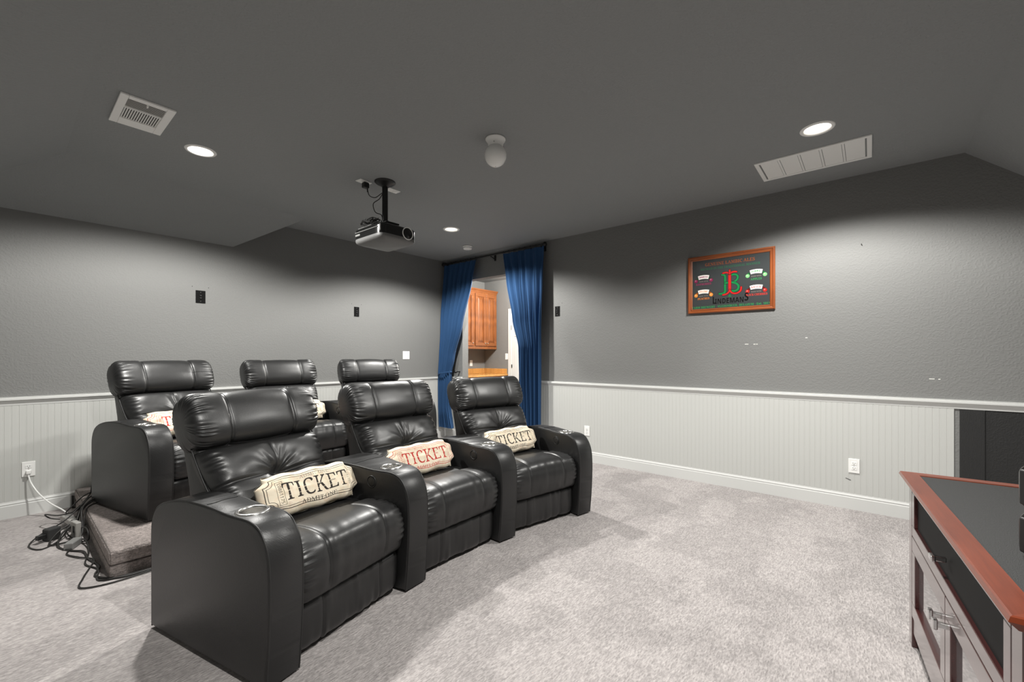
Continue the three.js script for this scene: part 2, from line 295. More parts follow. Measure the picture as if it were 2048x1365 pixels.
{ // smoke alarm
  const o = thing('smoke_alarm', 'round white smoke alarm on the ceiling by the curtain rod', 'smoke alarm', null, V(4.02, CH, 4.15));
  part('base', lathe([[0, 0], [0.066, 0], [0.067, -0.008], [0.062, -0.012], [0, -0.012]]), M.whiteGloss, o);
  part('cover', lathe([[0.058, -0.012], [0.060, -0.032], [0.055, -0.040], [0.030, -0.043], [0.0005, -0.043]]), M.whiteGloss, o);
}

/* ------------------------------------------------ projector ------------------------------------------------ */
{
  const mt = thing('projector_mount', 'black ceiling pole mount holding the projector', 'mount', null, V(2.085, CH, 3.154));
  part('ceiling_plate', lathe([[0, 0], [0.085, 0], [0.087, -0.006], [0.07, -0.02], [0.04, -0.034], [0.024, -0.045], [0, -0.045]]), M.blackMetal, mt);
  part('pole', new THREE.CylinderGeometry(0.0235, 0.0235, 0.33, 24).translate(0, -0.205, 0), M.blackMetal, mt);
  part('bracket', rbox(0.13, 0.012, 0.16, 0.004).translate(0.01, -0.365, 0.02), M.blackMetal, mt);
  part('swivel', new THREE.CylinderGeometry(0.034, 0.034, 0.03, 20).translate(0, -0.348, 0), M.blackMetal, mt);
  const w = 0.355, dd = 0.40, o = thing('projector', 'grey and black video projector hanging from the ceiling pole', 'projector', null, V(2.113, 2.24, 3.2));
  // body outline in plan with a bowed front; lower shell is a pale dish
  const plan = (k, n = 64) => { const a = []; for (let i = 0; i < n; i++) { const t = i / n * Math.PI * 2, c = Math.cos(t), s = Math.sin(t), e = 0.22; a.push([Math.sign(c) * Math.abs(c) ** e * w / 2 * k, Math.sign(s) * Math.abs(s) ** e * dd / 2 * k + (s > 0.2 ? 0.02 * (1 - (c * c)) * k : 0)]); } return a; };
  const ring = (rows, n = 64) => grid(n, rows.length - 1, (u, v) => { const r = rows[Math.round(v * (rows.length - 1))], q = plan(r[0])[Math.round(u * n) % n]; return [q[0], r[1] + (r[2] || 0) * q[0], q[1]]; }, true);
  part('lower_shell', ring([[1.0, 0.015], [1.0, -0.002], [0.985, -0.012], [0.93, -0.022], [0.8, -0.032], [0.55, -0.041], [0.25, -0.045], [0.001, -0.046]]), M.shell, o, 'pale grey curved lower cover');
  part('upper_shell', ring([[0.001, 0.105], [0.6, 0.105], [0.93, 0.102], [0.985, 0.094], [0.998, 0.08], [0.998, 0.016]]), M.blackGloss, o);
  const lr = part('lens_ring', new THREE.TorusGeometry(0.05, 0.004, 10, 40).translate(0.075, 0.052, 0.223), M.greyWhite, o);
  part('lens', lathe([[0.0005, 0.006], [0.03, 0.003], [0.045, -0.004], [0.047, 0.0]], 30).rotateX(Math.PI / 2).translate(0.075, 0.052, 0.221), M.blackGloss, lr);
  part('silver_strip', rbox(0.004, 0.006, 0.34, 0.002).translate(-w / 2 - 0.001, 0.068, 0), M.grey, o);
  part('corner_strip', rbox(0.010, 0.055, 0.010, 0.003).translate(-w / 2 + 0.010, 0.06, dd / 2 - 0.010), M.grey, o);
  part('badge', rbox(0.003, 0.016, 0.07, 0.001).translate(-w / 2 - 0.001, 0.045, -0.13), M.grey, o);
  part('port_panel', rbox(0.05, 0.012, 0.20, 0.003).translate(-w / 2 + 0.045, 0.106, -0.06), M.grey, o);
  for (let k = 0; k < 5; k++) part('port', rbox(0.014, 0.012, 0.018, 0.002).translate(-w / 2 + 0.045, 0.114, -0.13 + k * 0.034), k % 2 ? M.greyWhite : M.black, o);
  part('foot', new THREE.CylinderGeometry(0.005, 0.005, 0.006, 12).translate(-0.06, -0.040, -0.04), M.greyWhite, o);
  // ceiling plates beside the mount
  const plate = (x, d, t, lab) => { const p = thing('ceiling_wall_plate', lab, 'cover plate', 'plates by the projector mount', V(x, CH, d), t); part('plate', rbox(0.115, 0.006, 0.072, 0.002).translate(0, -0.003, 0), M.greyWhite, p); part('socket', rbox(0.034, 0.004, 0.03, 0.003).translate(0.02, -0.008, 0), M.greyWhite, p); return p; };
  plate(1.965, 3.285, 0.1, 'white ceiling outlet plate with a black plug in it, left of the projector pole'); plate(2.235, 3.26, 0.0, 'white blank ceiling plate right of the projector pole');
  const pl = thing('plug', 'black plug pushed into the ceiling outlet by the projector', 'plug', null, V(1.975, CH - 0.010, 3.275));
  part('body', rbox(0.05, 0.045, 0.045, 0.008).translate(0, -0.023, 0), M.black, pl); part('strain_relief', new THREE.CylinderGeometry(0.006, 0.004, 0.03, 10).translate(0.018, -0.058, 0), M.black, pl);
  single('power_cable', tube([V(1.995, 2.672, 3.275), V(2.01, 2.63, 3.27), V(2.05, 2.62, 3.25), V(2.09, 2.66, 3.20), V(2.06, 2.60, 3.20), V(2.015, 2.55, 3.22), V(2.03, 2.48, 3.21), V(2.065, 2.46, 3.18), V(2.075, 2.42, 3.18), V(2.06, 2.38, 3.22), V(2.0, 2.355, 3.26)], 0.0035, 120), M.cable, 'thin black power cable looping from ceiling plug down to projector', 'cable');
  seedState = 99;
  const labs = ['black cable coiled on the rear of the projector top', 'black cable looped high behind the projector pole', 'black cable draped over the projector connector panel', 'grey cable bent sideways at the back of the projector'];
  for (let k = 0; k < 4; k++) {
    const pts = []; const cx = 1.98 + 0.02 * k, cd = 3.24 + 0.03 * (k % 2);
    for (let i = 0; i < 9; i++) { const a = i / 9 * Math.PI * 2 * 1.5 + k; pts.push(V(cx + (0.035 + 0.03 * rnd()) * Math.cos(a), 2.37 + 0.025 * rnd() + 0.014 * k, cd + (0.06 + 0.04 * rnd()) * Math.sin(a))); }
    pts.push(V(1.98, 2.362, 3.20 + 0.04 * k)); single('projector_cable', tube(pts, 0.004, 140), k === 3 ? M.grey : M.cable, labs[k], 'cable', 'cables on the projector');
  }
}

/* ------------------------------------------------ recliners ------------------------------------------------ */
const HW = 0.308, AF = 0.147;   // half seat width, arm width at the front
const sgnpow = (x, p) => Math.sign(x) * Math.abs(x) ** p;
function headrestGeo(sd) {
  const tilt = 25 * Math.PI / 180, cz = -0.815, cy = 0.926, W = 0.352, Th = 0.105, Hh = 0.139;
  return grid(190, 150, (a, q) => {
    const ang = a * Math.PI * 2, qq = q * 2 - 1, u = Math.sin(qq * Math.PI / 2), au = Math.abs(u), x = u * W;
    const c = Math.cos(ang), s = Math.sin(ang), r = au > 0.99999 ? 0 : Math.max(0, 1 - au ** 14) ** 0.30;
    let d = 0; const end = smooth(0.66, 0.96, au + 0.05 * noise(ang * 9, sd, 1));
    d += 0.0075 * end * Math.sin(ang * 32 + 4 * noise(ang * 3, x * 3, sd)) * (0.6 + 0.4 * noise(ang * 6, sd, 3));
    d -= 0.008 * gauss(Math.abs(x) - 0.172, 0.0045) + 0.003 * gauss(Math.abs(x) - 0.172, 0.02);
    d += 0.0035 * noise(x * 4, ang * 0.9, sd) + 0.0007 * noise(x * 14, ang * 2.5, sd + 5);
    d += 0.006 * Math.cos(x / 0.172 * Math.PI / 2 * (au < 0.49 ? 1 : 0));
    const ex = (sgnpow(c, 0.72) * Th + d * c) * r, ey = (sgnpow(s, 0.72) * Hh + d * s) * r;
    return [x, cy + Math.sin(tilt) * ex + Math.cos(tilt) * ey, cz + Math.cos(tilt) * ex - Math.sin(tilt) * ey, ang * 0.12, x];
  }, true);
}
function backGeo(sd) {   // front cushion with one deep tuft, a vertical seam above it and a cross seam through it
  const n = [Math.cos(0.576), Math.sin(0.576)], t = [-Math.sin(0.576), Math.cos(0.576)], L = 0.455, z0 = -0.525, y0 = 0.395;
  const front = grid(120, 110, (a, b) => {
    const s = Math.sin((a * 2 - 1) * Math.PI / 2), v = 0.5 - 0.5 * Math.cos(b * Math.PI), w = 0.300 + 0.028 * smooth(0.3, 0.9, v), x = s * w, h = v * L, tv = Math.abs(2 * v - 1);
    let d = 0.118 * Math.max(0, 1 - Math.abs(s) ** 7) ** 0.4 * Math.max(0, 1 - tv ** 9) ** 0.38;
    const th = 0.248, dx = x, dy = h - th, r = Math.hypot(dx, dy), an = Math.atan2(dy, dx);
    const e = Math.max(0, 1 - Math.abs(s) ** 10) * Math.max(0, 1 - tv ** 10);
    let k = -0.034 * gauss(r, 0.032) - 0.020 * gauss(r, 0.11);
    k += 0.010 * noise(Math.cos(an) * 5 + 9, Math.sin(an) * 5 + r * 2, sd + 9) * smooth(0.01, 0.04, r) * gauss(Math.max(0, r - 0.05), 0.085) * (dy > -0.01 ? 1 : 0.3);
    k -= 0.011 * gauss(dy, 0.006) + 0.008 * gauss(dy, 0.03);
    if (dy > 0) k -= 0.009 * gauss(dx - 0.006 * Math.sin(dy * 20), 0.0055) + 0.005 * gauss(dx, 0.03);
    k += 0.004 * noise(x * 4.5, h * 7, sd) + 0.0006 * noise(x * 16, h * 18, sd + 1) + 0.0022 * noise(x * 5 + h * 22, h * 7 - x * 16, sd + 2) * (dy > 0 ? 1 : 0.3);
    k += 0.006 * smooth(0.72, 0.95, Math.abs(s)) * Math.sin(h * 190 + 3 * noise(h * 12, s, sd));
    d += k * e;
    return [x, y0 + t[1] * h + n[1] * d, z0 + t[0] * h + n[0] * d, x, h];
  });
  return front;
}
function loftX(sec, W, nu, nv, fn, pw = 10) {   // closed (z, y) section drawn along x with rounded ends
  const curve = new THREE.CatmullRomCurve3(sec.map(([z, y]) => new THREE.Vector3(0, y, z)), true, 'centripetal');
  const cz = sec.reduce((s, p) => s + p[0], 0) / sec.length, cy = sec.reduce((s, p) => s + p[1], 0) / sec.length;
  const P = curve.getSpacedPoints(nu), len = curve.getLength();
  return grid(nu, nv, (a, q) => {
    const i = Math.round(a * nu), p = P[i], nx = P[(i + 1) % nu], pv = P[(i - 1 + nu) % nu], tz = nx.z - pv.z, ty = nx.y - pv.y, tl = Math.hypot(tz, ty) || 1;
    let oz = ty / tl, oy = -tz / tl; if (oz * (p.z - cz) + oy * (p.y - cy) < 0) { oz = -oz; oy = -oy; }
    const u = Math.sin((q * 2 - 1) * Math.PI / 2), x = u * W, ins = 0.035 * (1 - Math.max(0, 1 - Math.abs(u) ** pw) ** 0.42), d = fn(x, p.z, p.y, u) - ins;
    const f = Math.abs(u) > 0.99995 ? 0 : 1;
    return [x, f ? p.y + oy * d : cy, f ? p.z + oz * d : cz, a * len, x];
  }, true);
}
function seatGeo(sd) {
  const sec = [[-0.60, 0.30], [-0.60, 0.40], [-0.50, 0.448], [-0.40, 0.462], [-0.30, 0.470], [-0.20, 0.480], [-0.11, 0.482], [-0.04, 0.468], [0.005, 0.430], [0.022, 0.37], [0.016, 0.30], [-0.004, 0.248], [-0.05, 0.232], [-0.30, 0.235]];
  return loftX(sec, 0.304, 170, 150, (x, z, y, u) => {
    let d = 0; const top = smooth(0.42, 0.46, y), front = smooth(-0.16, 0.0, z) * smooth(0.25, 0.29, y), roll = smooth(-0.26, -0.22, z);
    d -= 0.009 * gauss(z + 0.262, 0.005) * top + 0.006 * gauss(z + 0.275, 0.02) * top; d += 0.006 * smooth(-0.26, -0.23, z) * top;
    d -= (0.007 * gauss(Math.abs(x) - 0.165, 0.0045) + 0.004 * gauss(Math.abs(x) - 0.165, 0.018)) * Math.max(front, roll * top);
    d += 0.0030 * noise(x * 30 + 4 * z, y * 4 + z * 4, sd) * Math.max(front, 0.35 * roll) + 0.0035 * noise(x * 4.5, (z + y) * 5, sd + 1);
    d += 0.0045 * smooth(0.72, 0.95, Math.abs(u)) * Math.sin((y * 1.2 - z) * 150 + 3 * noise(y * 20, z * 20, sd));
    d += 0.008 * (1 - (x / 0.304) ** 2) * top;
    return d;
  });
}
function footGeo(sd) {
  const sec = [[-0.13, 0.06], [-0.13, 0.21], [-0.11, 0.234], [-0.055, 0.237], [-0.030, 0.220], [-0.026, 0.16], [-0.028, 0.10], [-0.036, 0.05], [-0.055, 0.026], [-0.11, 0.03]];
  return loftX(sec, 0.300, 90, 150, (x, z, y, u) => {
    const front = smooth(-0.08, -0.045, z); let d = 0;
    d -= front * (0.006 * gauss(Math.abs(x) - 0.168, 0.0045) + 0.003 * gauss(Math.abs(x) - 0.168, 0.015));
    d += front * (0.0048 * noise(x * 38 + 2 * y, y * 4, sd) * (Math.abs(x) < 0.165 ? 1 : 0.4) + 0.002 * noise(x * 12, y * 12, sd + 1));
    return d;
  }, 14);
}
// arm side profile, (z, y)
const armOutline = [[-0.846, 0.012], [-0.846, 0.30], [-0.842, 0.49], [-0.815, 0.548], [-0.76, 0.588], [-0.68, 0.615], [-0.57, 0.634], [-0.45, 0.640], [-0.34, 0.637], [-0.25, 0.630], [-0.17, 0.629], [-0.10, 0.628], [-0.045, 0.611], [-0.003, 0.570], [0.022, 0.51], [0.032, 0.42], [0.031, 0.30], [0.022, 0.15], [0.012, 0.05], [0.008, 0.012]];
const armCurve = new THREE.CatmullRomCurve3(armOutline.map(([z, y]) => new THREE.Vector3(0, y, z)), false, 'centripetal');
const armPts = armCurve.getSpacedPoints(110);
const evaluator = new Evaluator();
function armGeo(wf, wb, cupX, cupR) {
  const s = new THREE.Shape(armPts.map((p) => new THREE.Vector2(p.z, p.y)));
  const w0 = 0.1, bv = 0.013;
  let g = new THREE.ExtrudeGeometry(s, { depth: w0 - 2 * bv, bevelEnabled: true, bevelThickness: bv, bevelSize: bv, bevelOffset: -bv, bevelSegments: 4, curveSegments: 1 });
  g.translate(0, 0, -(w0 - 2 * bv) / 2);
  const p = g.attributes.position;
  for (let i = 0; i < p.count; i++) {
    const z = p.getX(i), y = p.getY(i), k = p.getZ(i), w = wf + (wb - wf) * clamp(-z / 0.846, -0.05, 1);
    const e = Math.abs(k) - (w0 / 2 - bv); const x = Math.sign(k) * (e >= 0 ? w / 2 - bv + e : (w / 2 - bv) * Math.abs(k) / (w0 / 2 - bv));
    p.setXYZ(i, x, y, z);
  }
  // (x,y,z) from (z,y,x) mirrors the winding
  const ix = g.attributes.position, uv = g.attributes.uv;
  for (let i = 0; i < ix.count; i += 3) { const t = [ix.getX(i), ix.getY(i), ix.getZ(i)]; ix.setXYZ(i, ix.getX(i + 1), ix.getY(i + 1), ix.getZ(i + 1)); ix.setXYZ(i + 1, ...t); }
  for (let i = 0; i < ix.count; i++) uv.setXY(i, ix.getZ(i), ix.getY(i) + ix.getX(i));
  g.deleteAttribute('normal'); g = mergeVertices(g, 1e-5); g.computeVertexNormals();
  const a = new Brush(g), b = new Brush(new THREE.CylinderGeometry(cupR, cupR, 0.2, 40).translate(cupX, 0.64, -0.19));
  a.updateMatrixWorld(); b.updateMatrixWorld();
  const r = evaluator.evaluate(a, b, SUBTRACTION).geometry;
  for (const k of Object.keys(r.attributes)) if (!['position', 'normal', 'uv'].includes(k)) r.deleteAttribute(k);
  const out = new THREE.BufferGeometry(); const q = r.index ? r.toNonIndexed() : r;
  out.setAttribute('position', q.attributes.position); out.setAttribute('uv', q.attributes.uv);
  return toCreasedNormals(out, 0.6);
}
function armPiping(wf, wb) {
  const side = (sg) => tube(armPts.filter((_, i) => i % 2 === 0).map((p) => { const w = wf + (wb - wf) * clamp(-p.z / 0.846, -0.05, 1); const n = 0.003; return new THREE.Vector3(sg * (w / 2 - 0.0055), p.y - 0.003 * (p.y > 0.5 ? 1 : 0.2), p.z + (p.z < -0.8 ? n : p.z > -0.02 ? -n : 0)); }), 0.0038, 160, 6);
  return [side(-1), side(1)];
}
function armSeam(wf, wb) { const z = -0.40, w = wf + (wb - wf) * 0.473; const a = []; for (let i = 0; i <= 8; i++) { const k = i / 8 * 2 - 1; a.push(new THREE.Vector3(k * (w / 2 - 0.012), 0.6405, z + 0.004 * Math.sin(i))); } return tube(a, 0.0022, 16, 5); }
const cupGeo = { ring: lathe([[0.047, -0.004], [0.048, 0.002], [0.052, 0.005], [0.060, 0.004], [0.063, 0.0005], [0.063, -0.004]], 48), well: lathe([[0.0005, -0.072], [0.040, -0.072], [0.045, -0.066], [0.047, -0.004]], 48) };
const straightArm = armGeo(AF, AF, 0, 0.052), wedgeF = 0.152, wedgeB = 0.338, wedgeArm = armGeo(wedgeF, wedgeB, 0, 0.052);
const straightPipe = armPiping(AF, AF), wedgePipe = armPiping(wedgeF, wedgeB), straightSeam = armSeam(AF, AF), wedgeSeam = armSeam(wedgeF, wedgeB);
const backFrame = (() => {
  const s = new THREE.Shape([[-0.56, 0.10], [-0.72, 0.10], [-0.765, 0.30], [-0.815, 0.62], [-0.868, 0.80], [-0.86, 0.84], [-0.80, 0.85], [-0.735, 0.80], [-0.50, 0.40]].map((p) => new THREE.Vector2(...p)));
  const g = new THREE.ExtrudeGeometry(s, { depth: 0.60, bevelEnabled: true, bevelThickness: 0.015, bevelSize: 0.012, bevelOffset: -0.012, bevelSegments: 3 });
  g.applyMatrix4(new THREE.Matrix4().set(0, 0, 1, -0.30, 0, 1, 0, 0, 1, 0, 0, 0, 0, 0, 0, 1));
  const ix = g.attributes.position; for (let i = 0; i < ix.count; i += 3) { const t = [ix.getX(i), ix.getY(i), ix.getZ(i)]; ix.setXYZ(i, ix.getX(i + 1), ix.getY(i + 1), ix.getZ(i + 1)); ix.setXYZ(i + 1, ...t); }
  return toCreasedNormals(g, 0.5);
})();
const baseGeo = rbox(0.58, 0.20, 0.50, 0.01).translate(0, 0.125, -0.37);
const backPipes = [-1, 1].map((s) => tube([[-0.525, 0.43], [-0.60, 0.55], [-0.675, 0.66], [-0.745, 0.77], [-0.775, 0.815]].map(([z, y]) => new THREE.Vector3(s * (0.306 + 0.022 * smooth(0.5, 0.75, y)), y, z + 0.01)), 0.004, 40, 6));
const variants = [1, 2, 3].map((k) => ({ head: headrestGeo(k * 17), back: backGeo(k * 29), seat: seatGeo(k * 41), foot: footGeo(k * 53) }));
function fitArm(parent, geo, pipe, seam, x, z, turn, control) {
  const a = part('arm', geo, M.leatherPlain, parent); a.position.set(x, 0, z); a.rotation.y = turn;
  pipe.forEach((p) => part('piping', p, M.piping, a)); part('seam', seam, M.seam, a);
  const c = part('cup_holder', cupGeo.ring, M.steel, a, 'stainless steel cup holder'); c.position.set(0, 0.631, -0.19); part('cup_well', cupGeo.well, M.steel, a).position.set(0, 0.631, -0.19);
  if (control != null) {
    const b = part('recline_control', lathe([[0.0005, 0.004], [0.022, 0.0035], [0.026, 0.002], [0.0275, -0.002]], 32).rotateZ(Math.PI / 2), M.leatherPlain, a); b.position.set(-control - 0.002, 0.562, -0.235);
    part('control_ring', new THREE.TorusGeometry(0.031, 0.004, 8, 36).rotateY(Math.PI / 2), M.black, a).position.set(-control, 0.562, -0.235);
  }
  return a;
}
const rowStep = 12.6 * Math.PI / 180, drop = 0.083;
function recliner(k, cx, cd, pitch, y, variant, label, group) {
  const o = thing('theater_recliner', label, 'recliner', group, V(cx + k * pitch, y, cd - (k ? drop : 0)), -k * rowStep);
  const g = variants[variant];
  part('base', baseGeo, M.black, o); part('back_frame', backFrame, M.leatherPlain, o); backPipes.forEach((p) => part('piping', p, M.piping, o));
  part('seat', g.seat, M.leather, o); part('backrest', g.back, M.leather, o); part('headrest', g.head, M.leather, o); part('footrest', g.foot, M.leather, o);
  if (k === -1) fitArm(o, straightArm, straightPipe, straightSeam, -HW - AF / 2, 0, 0, null);
  if (k === 1) fitArm(o, straightArm, straightPipe, straightSeam, HW + AF / 2, 0, 0, AF / 2);
  if (k < 1) {   // the wedge arm shared with the next seat
    const th = -k * rowStep, th2 = -(k + 1) * rowStep, p1 = [k * pitch + HW * Math.cos(th), -(k ? drop : 0) + HW * Math.sin(th)], p2 = [(k + 1) * pitch - HW * Math.cos(th2), -(k + 1 ? drop : 0) - HW * Math.sin(th2)];
    const mx = (p1[0] + p2[0]) / 2 - k * pitch, md = (p1[1] + p2[1]) / 2 + (k ? drop : 0);
    // into the seat's own frame
    const lx = mx * Math.cos(th) + md * Math.sin(th), lf = mx * Math.sin(th) - md * Math.cos(th);
    const arm = fitArm(o, wedgeArm, wedgePipe, wedgeSeam, lx, lf, -rowStep / 2, null);
    const ctrlW = wedgeF / 2 + (wedgeB - wedgeF) / 2 * (0.235 / 0.846);
    const b = part('recline_control', lathe([[0.0005, 0.004], [0.022, 0.0035], [0.026, 0.002], [0.0275, -0.002]], 32).rotateZ(Math.PI / 2), M.leatherPlain, arm); b.position.set(-ctrlW, 0.562, -0.235); b.rotation.y = rowStep / 2;
    const r = part('control_ring', new THREE.TorusGeometry(0.031, 0.004, 8, 36).rotateY(Math.PI / 2), M.black, arm); r.position.set(-ctrlW, 0.562, -0.235); r.rotation.y = rowStep / 2;
  }
  return o;
}
const RISER = 0.15;
const F0 = [1.83, 1.91, 0.762], B0 = [1.845, 3.865, 0.788];
const front = [recliner(-1, ...F0, 0, 0, 'black leather recliner nearest the camera in the front row, cream ticket pillow on its seat', 'front row of recliners'), recliner(0, ...F0, 0, 1, 'black leather recliner in the middle of the front row, red lettered pillow on it', 'front row of recliners'), recliner(1, ...F0, 0, 2, 'black leather recliner at the doorway end of the front row', 'front row of recliners')];
const rear = [recliner(-1, ...B0, RISER, 1, 'black leather recliner on the riser beside the tangled cables, red lettered pillow on it', 'back row of recliners'), recliner(0, ...B0, RISER, 2, 'black leather recliner in the middle of the back row on the riser', 'back row of recliners'), recliner(1, ...B0, RISER, 0, 'black leather recliner at the curtain end of the back row on the riser', 'back row of recliners')];

/* ------------------------------------------------ riser ------------------------------------------------ */
{
  const x0 = 0.385, x1 = 3.35, d0 = 3.29, d1 = BD - 0.02, o = thing('seating_riser', 'low carpeted platform under the back row of recliners', 'platform', null, V((x0 + x1) / 2, 0, (d0 + d1) / 2));
  const bx = (h, y, r, ins) => { const g = new RoundedBoxGeometry(x1 - x0 - ins, h, d1 - d0 - ins, 4, r).translate(0, y, 0), p = g.attributes.position, n = g.attributes.normal, uv = g.attributes.uv; for (let i = 0; i < p.count; i++) { const ax = Math.abs(n.getX(i)), ay = Math.abs(n.getY(i)); uv.setXY(i, ax > 0.7 ? p.getZ(i) : p.getX(i), ay > 0.7 ? p.getZ(i) : p.getY(i)); } return g; };
  part('upper_deck', bx(0.085, RISER - 0.0425, 0.022, 0), M.riser, o); part('lower_deck', bx(0.066, 0.030, 0.006, 0.006), M.riser, o);
}

/* ------------------------------------------------ ticket pillows ------------------------------------------------ */
function ticketTexture(ink) {
  return canvasTexture(1024, 400, (c, w, h) => {
    c.fillStyle = '#e4d8c2'; c.fillRect(0, 0, w, h);
    seedState = ink.length * 31; for (let i = 0; i < 260; i++) { c.fillStyle = `rgba(${170 + 50 * rnd()},${130 + 40 * rnd()},${90 + 40 * rnd()},${0.05 + 0.06 * rnd()})`; c.beginPath(); c.ellipse(rnd() * w, rnd() * h, 6 + 34 * rnd(), 4 + 20 * rnd(), rnd() * 3, 0, 7); c.fill(); }
    const outline = (m) => { const r = 62; c.beginPath(); c.moveTo(m + r, m); c.lineTo(w - m - r, m); c.quadraticCurveTo(w - m - r, m + r, w - m, m + r); c.lineTo(w - m, h - m - r); c.quadraticCurveTo(w - m - r, h - m - r, w - m - r, h - m); c.lineTo(m + r, h - m); c.quadraticCurveTo(m + r, h - m - r, m, h - m - r); c.lineTo(m, m + r); c.quadraticCurveTo(m + r, m + r, m + r, m); c.stroke(); };
    c.strokeStyle = ink; c.lineWidth = 6; outline(52); c.lineWidth = 4; outline(72);
    c.fillStyle = ink; c.textAlign = 'center'; c.textBaseline = 'middle';
    const put = (t, x, y, size, font, sx = 1) => { c.save(); c.translate(x, y); c.scale(sx, 1); c.font = size + 'px ' + font; c.fillText(t, 0, 0); c.restore(); };
    put('TICKET', 540, 200, 225, 'serif', 0.86); put('ADMIT ONE', 540, 330, 52, 'serif', 1.25); c.globalAlpha = 0.45; put('ADMIT ONE', 540, 85, 44, 'serif', 1.2); c.globalAlpha = 1;
    c.fillStyle = '#e4d8c2'; c.fillRect(215, 190, 650, 5); c.fillRect(215, 236, 650, 3);   // worn stencil breaks in the print
    c.fillStyle = ink; c.lineWidth = 3; c.strokeRect(150, 96, 62, 214);
    c.save(); c.translate(182, 203); c.rotate(Math.PI / 2); c.font = '44px sans-serif'; c.fillText('L0861175', 0, 0); c.restore();
    c.save(); c.globalAlpha = 0.5; c.translate(895, 203); c.rotate(-Math.PI / 2); c.font = '40px sans-serif'; c.fillText('0861175', 0, 0); c.restore();
  });
}
const ticketMats = { black: std({ map: ticketTexture('#2c2623'), roughness: 0.9, bumpMap: weave, bumpScale: 0.0004 }), red: std({ map: ticketTexture('#b5302c'), roughness: 0.9, bumpMap: weave, bumpScale: 0.0004 }) };
const PW = 0.27, PH = 0.102;
function pillowFace(sg, sd) {
  return grid(110, 60, (a, b) => {
    const s = Math.sin((a * 2 - 1) * Math.PI / 2), t = Math.sin((b * 2 - 1) * Math.PI / 2), at = Math.abs(t);
    const notch = 0.040 * smooth(0.46, 0.78, at);
    const W = PW - notch, Hs = PH * (1 - 0.05 * s * s) + 0.004 * Math.sin(s * 9 + sd);
    const x = s * W, y = t * Hs, e = Math.max(0, 1 - Math.abs(s) ** 7) ** 0.45 * Math.max(0, 1 - at ** 4) ** 0.5;
    const z = sg * (0.046 * e + (0.004 * noise(x * 16, y * 22, sd) + 0.003 * noise(x * 40, y * 44, sd)) * Math.min(1, e * 3));
    return [sg * x, y, z, (x / PW * 0.98 * 0.5 + 0.5), t * 0.49 + 0.5];
  });
}
const pillowFronts = [1, 2, 3].map((k) => pillowFace(1, k * 7)), pillowBack = pillowFace(-1, 5);
function pillow(chair, x, y, z, roll, yaw, ink, v, label) {
  const o = thing('ticket_pillow', label, 'pillow', 'ticket pillows on the recliners');
  const q = new THREE.Object3D(); q.position.set(x, y, z); q.rotation.set(-0.50, yaw, roll, 'YXZ'); chair.add(q); scene.updateMatrixWorld(true);
  o.position.copy(q.getWorldPosition(new THREE.Vector3())); o.quaternion.copy(q.getWorldQuaternion(new THREE.Quaternion())); chair.remove(q);
  part('printed_face', pillowFronts[v], ticketMats[ink], o); part('back_face', pillowBack, M.linen, o);
}
pillow(front[0], 0.045, 0.578, -0.40, -0.03, -0.05, 'black', 0, 'cream ticket shaped pillow with black lettering on the recliner nearest the camera');
pillow(front[1], -0.02, 0.572, -0.41, 0.0, 0.0, 'red', 1, 'cream ticket shaped pillow with red lettering on the middle front recliner');
pillow(front[2], -0.03, 0.575, -0.42, 0.02, 0.05, 'black', 2, 'cream ticket shaped pillow with black lettering on the front recliner nearest the doorway');
pillow(rear[0], -0.035, 0.59, -0.42, 0.0, 0.0, 'red', 2, 'cream ticket shaped pillow with red lettering on the riser, half hidden by a headrest');
pillow(rear[1], 0.00, 0.585, -0.41, -0.05, 0.0, 'black', 1, 'cream ticket shaped pillow on the middle back recliner, only its right end showing');

/* ------------------------------------------------ curtains and rod ------------------------------------------------ */
const RODX = RX - 0.10, RODY = 2.675;
{
  const o = thing('curtain_rod', 'black curtain rod with round finials above the doorway', 'curtain rod', null, V(RODX, RODY, 4.1));
  part('rod', new THREE.CylinderGeometry(0.0125, 0.0125, 1.86, 20).rotateX(Math.PI / 2), M.blackMetal, o);
  for (const s of [-1, 1]) part('finial', lathe([[0.0125, -0.01], [0.02, 0], [0.014, 0.008], [0.024, 0.018], [0.029, 0.034], [0.022, 0.052], [0.0005, 0.06]], 24).rotateX(s * Math.PI / 2).translate(0, 0, s * 0.93), M.blackMetal, o);
  for (const z of [-0.88, 0.03, 0.90]) { const b = part('bracket', rbox(0.012, 0.09, 0.03, 0.004).translate(0.094, -0.02, z), M.blackMetal, o); part('bracket_arm', tube([new THREE.Vector3(0.09, -0.05, z), new THREE.Vector3(0.05, -0.03, z), new THREE.Vector3(0.01, -0.02, z), new THREE.Vector3(0, -0.013, z)], 0.007, 16, 8), M.blackMetal, b); }
  for (let k = 0; k < 15; k++) { const left = k < 7, z = left ? -(4.36 + k * 0.105 - 4.1) : -(3.18 + (k - 7) * 0.092 - 4.1); part('ring', new THREE.TorusGeometry(0.02, 0.0025, 6, 24).translate(0, -0.006, z), M.blackMetal, o); }
}
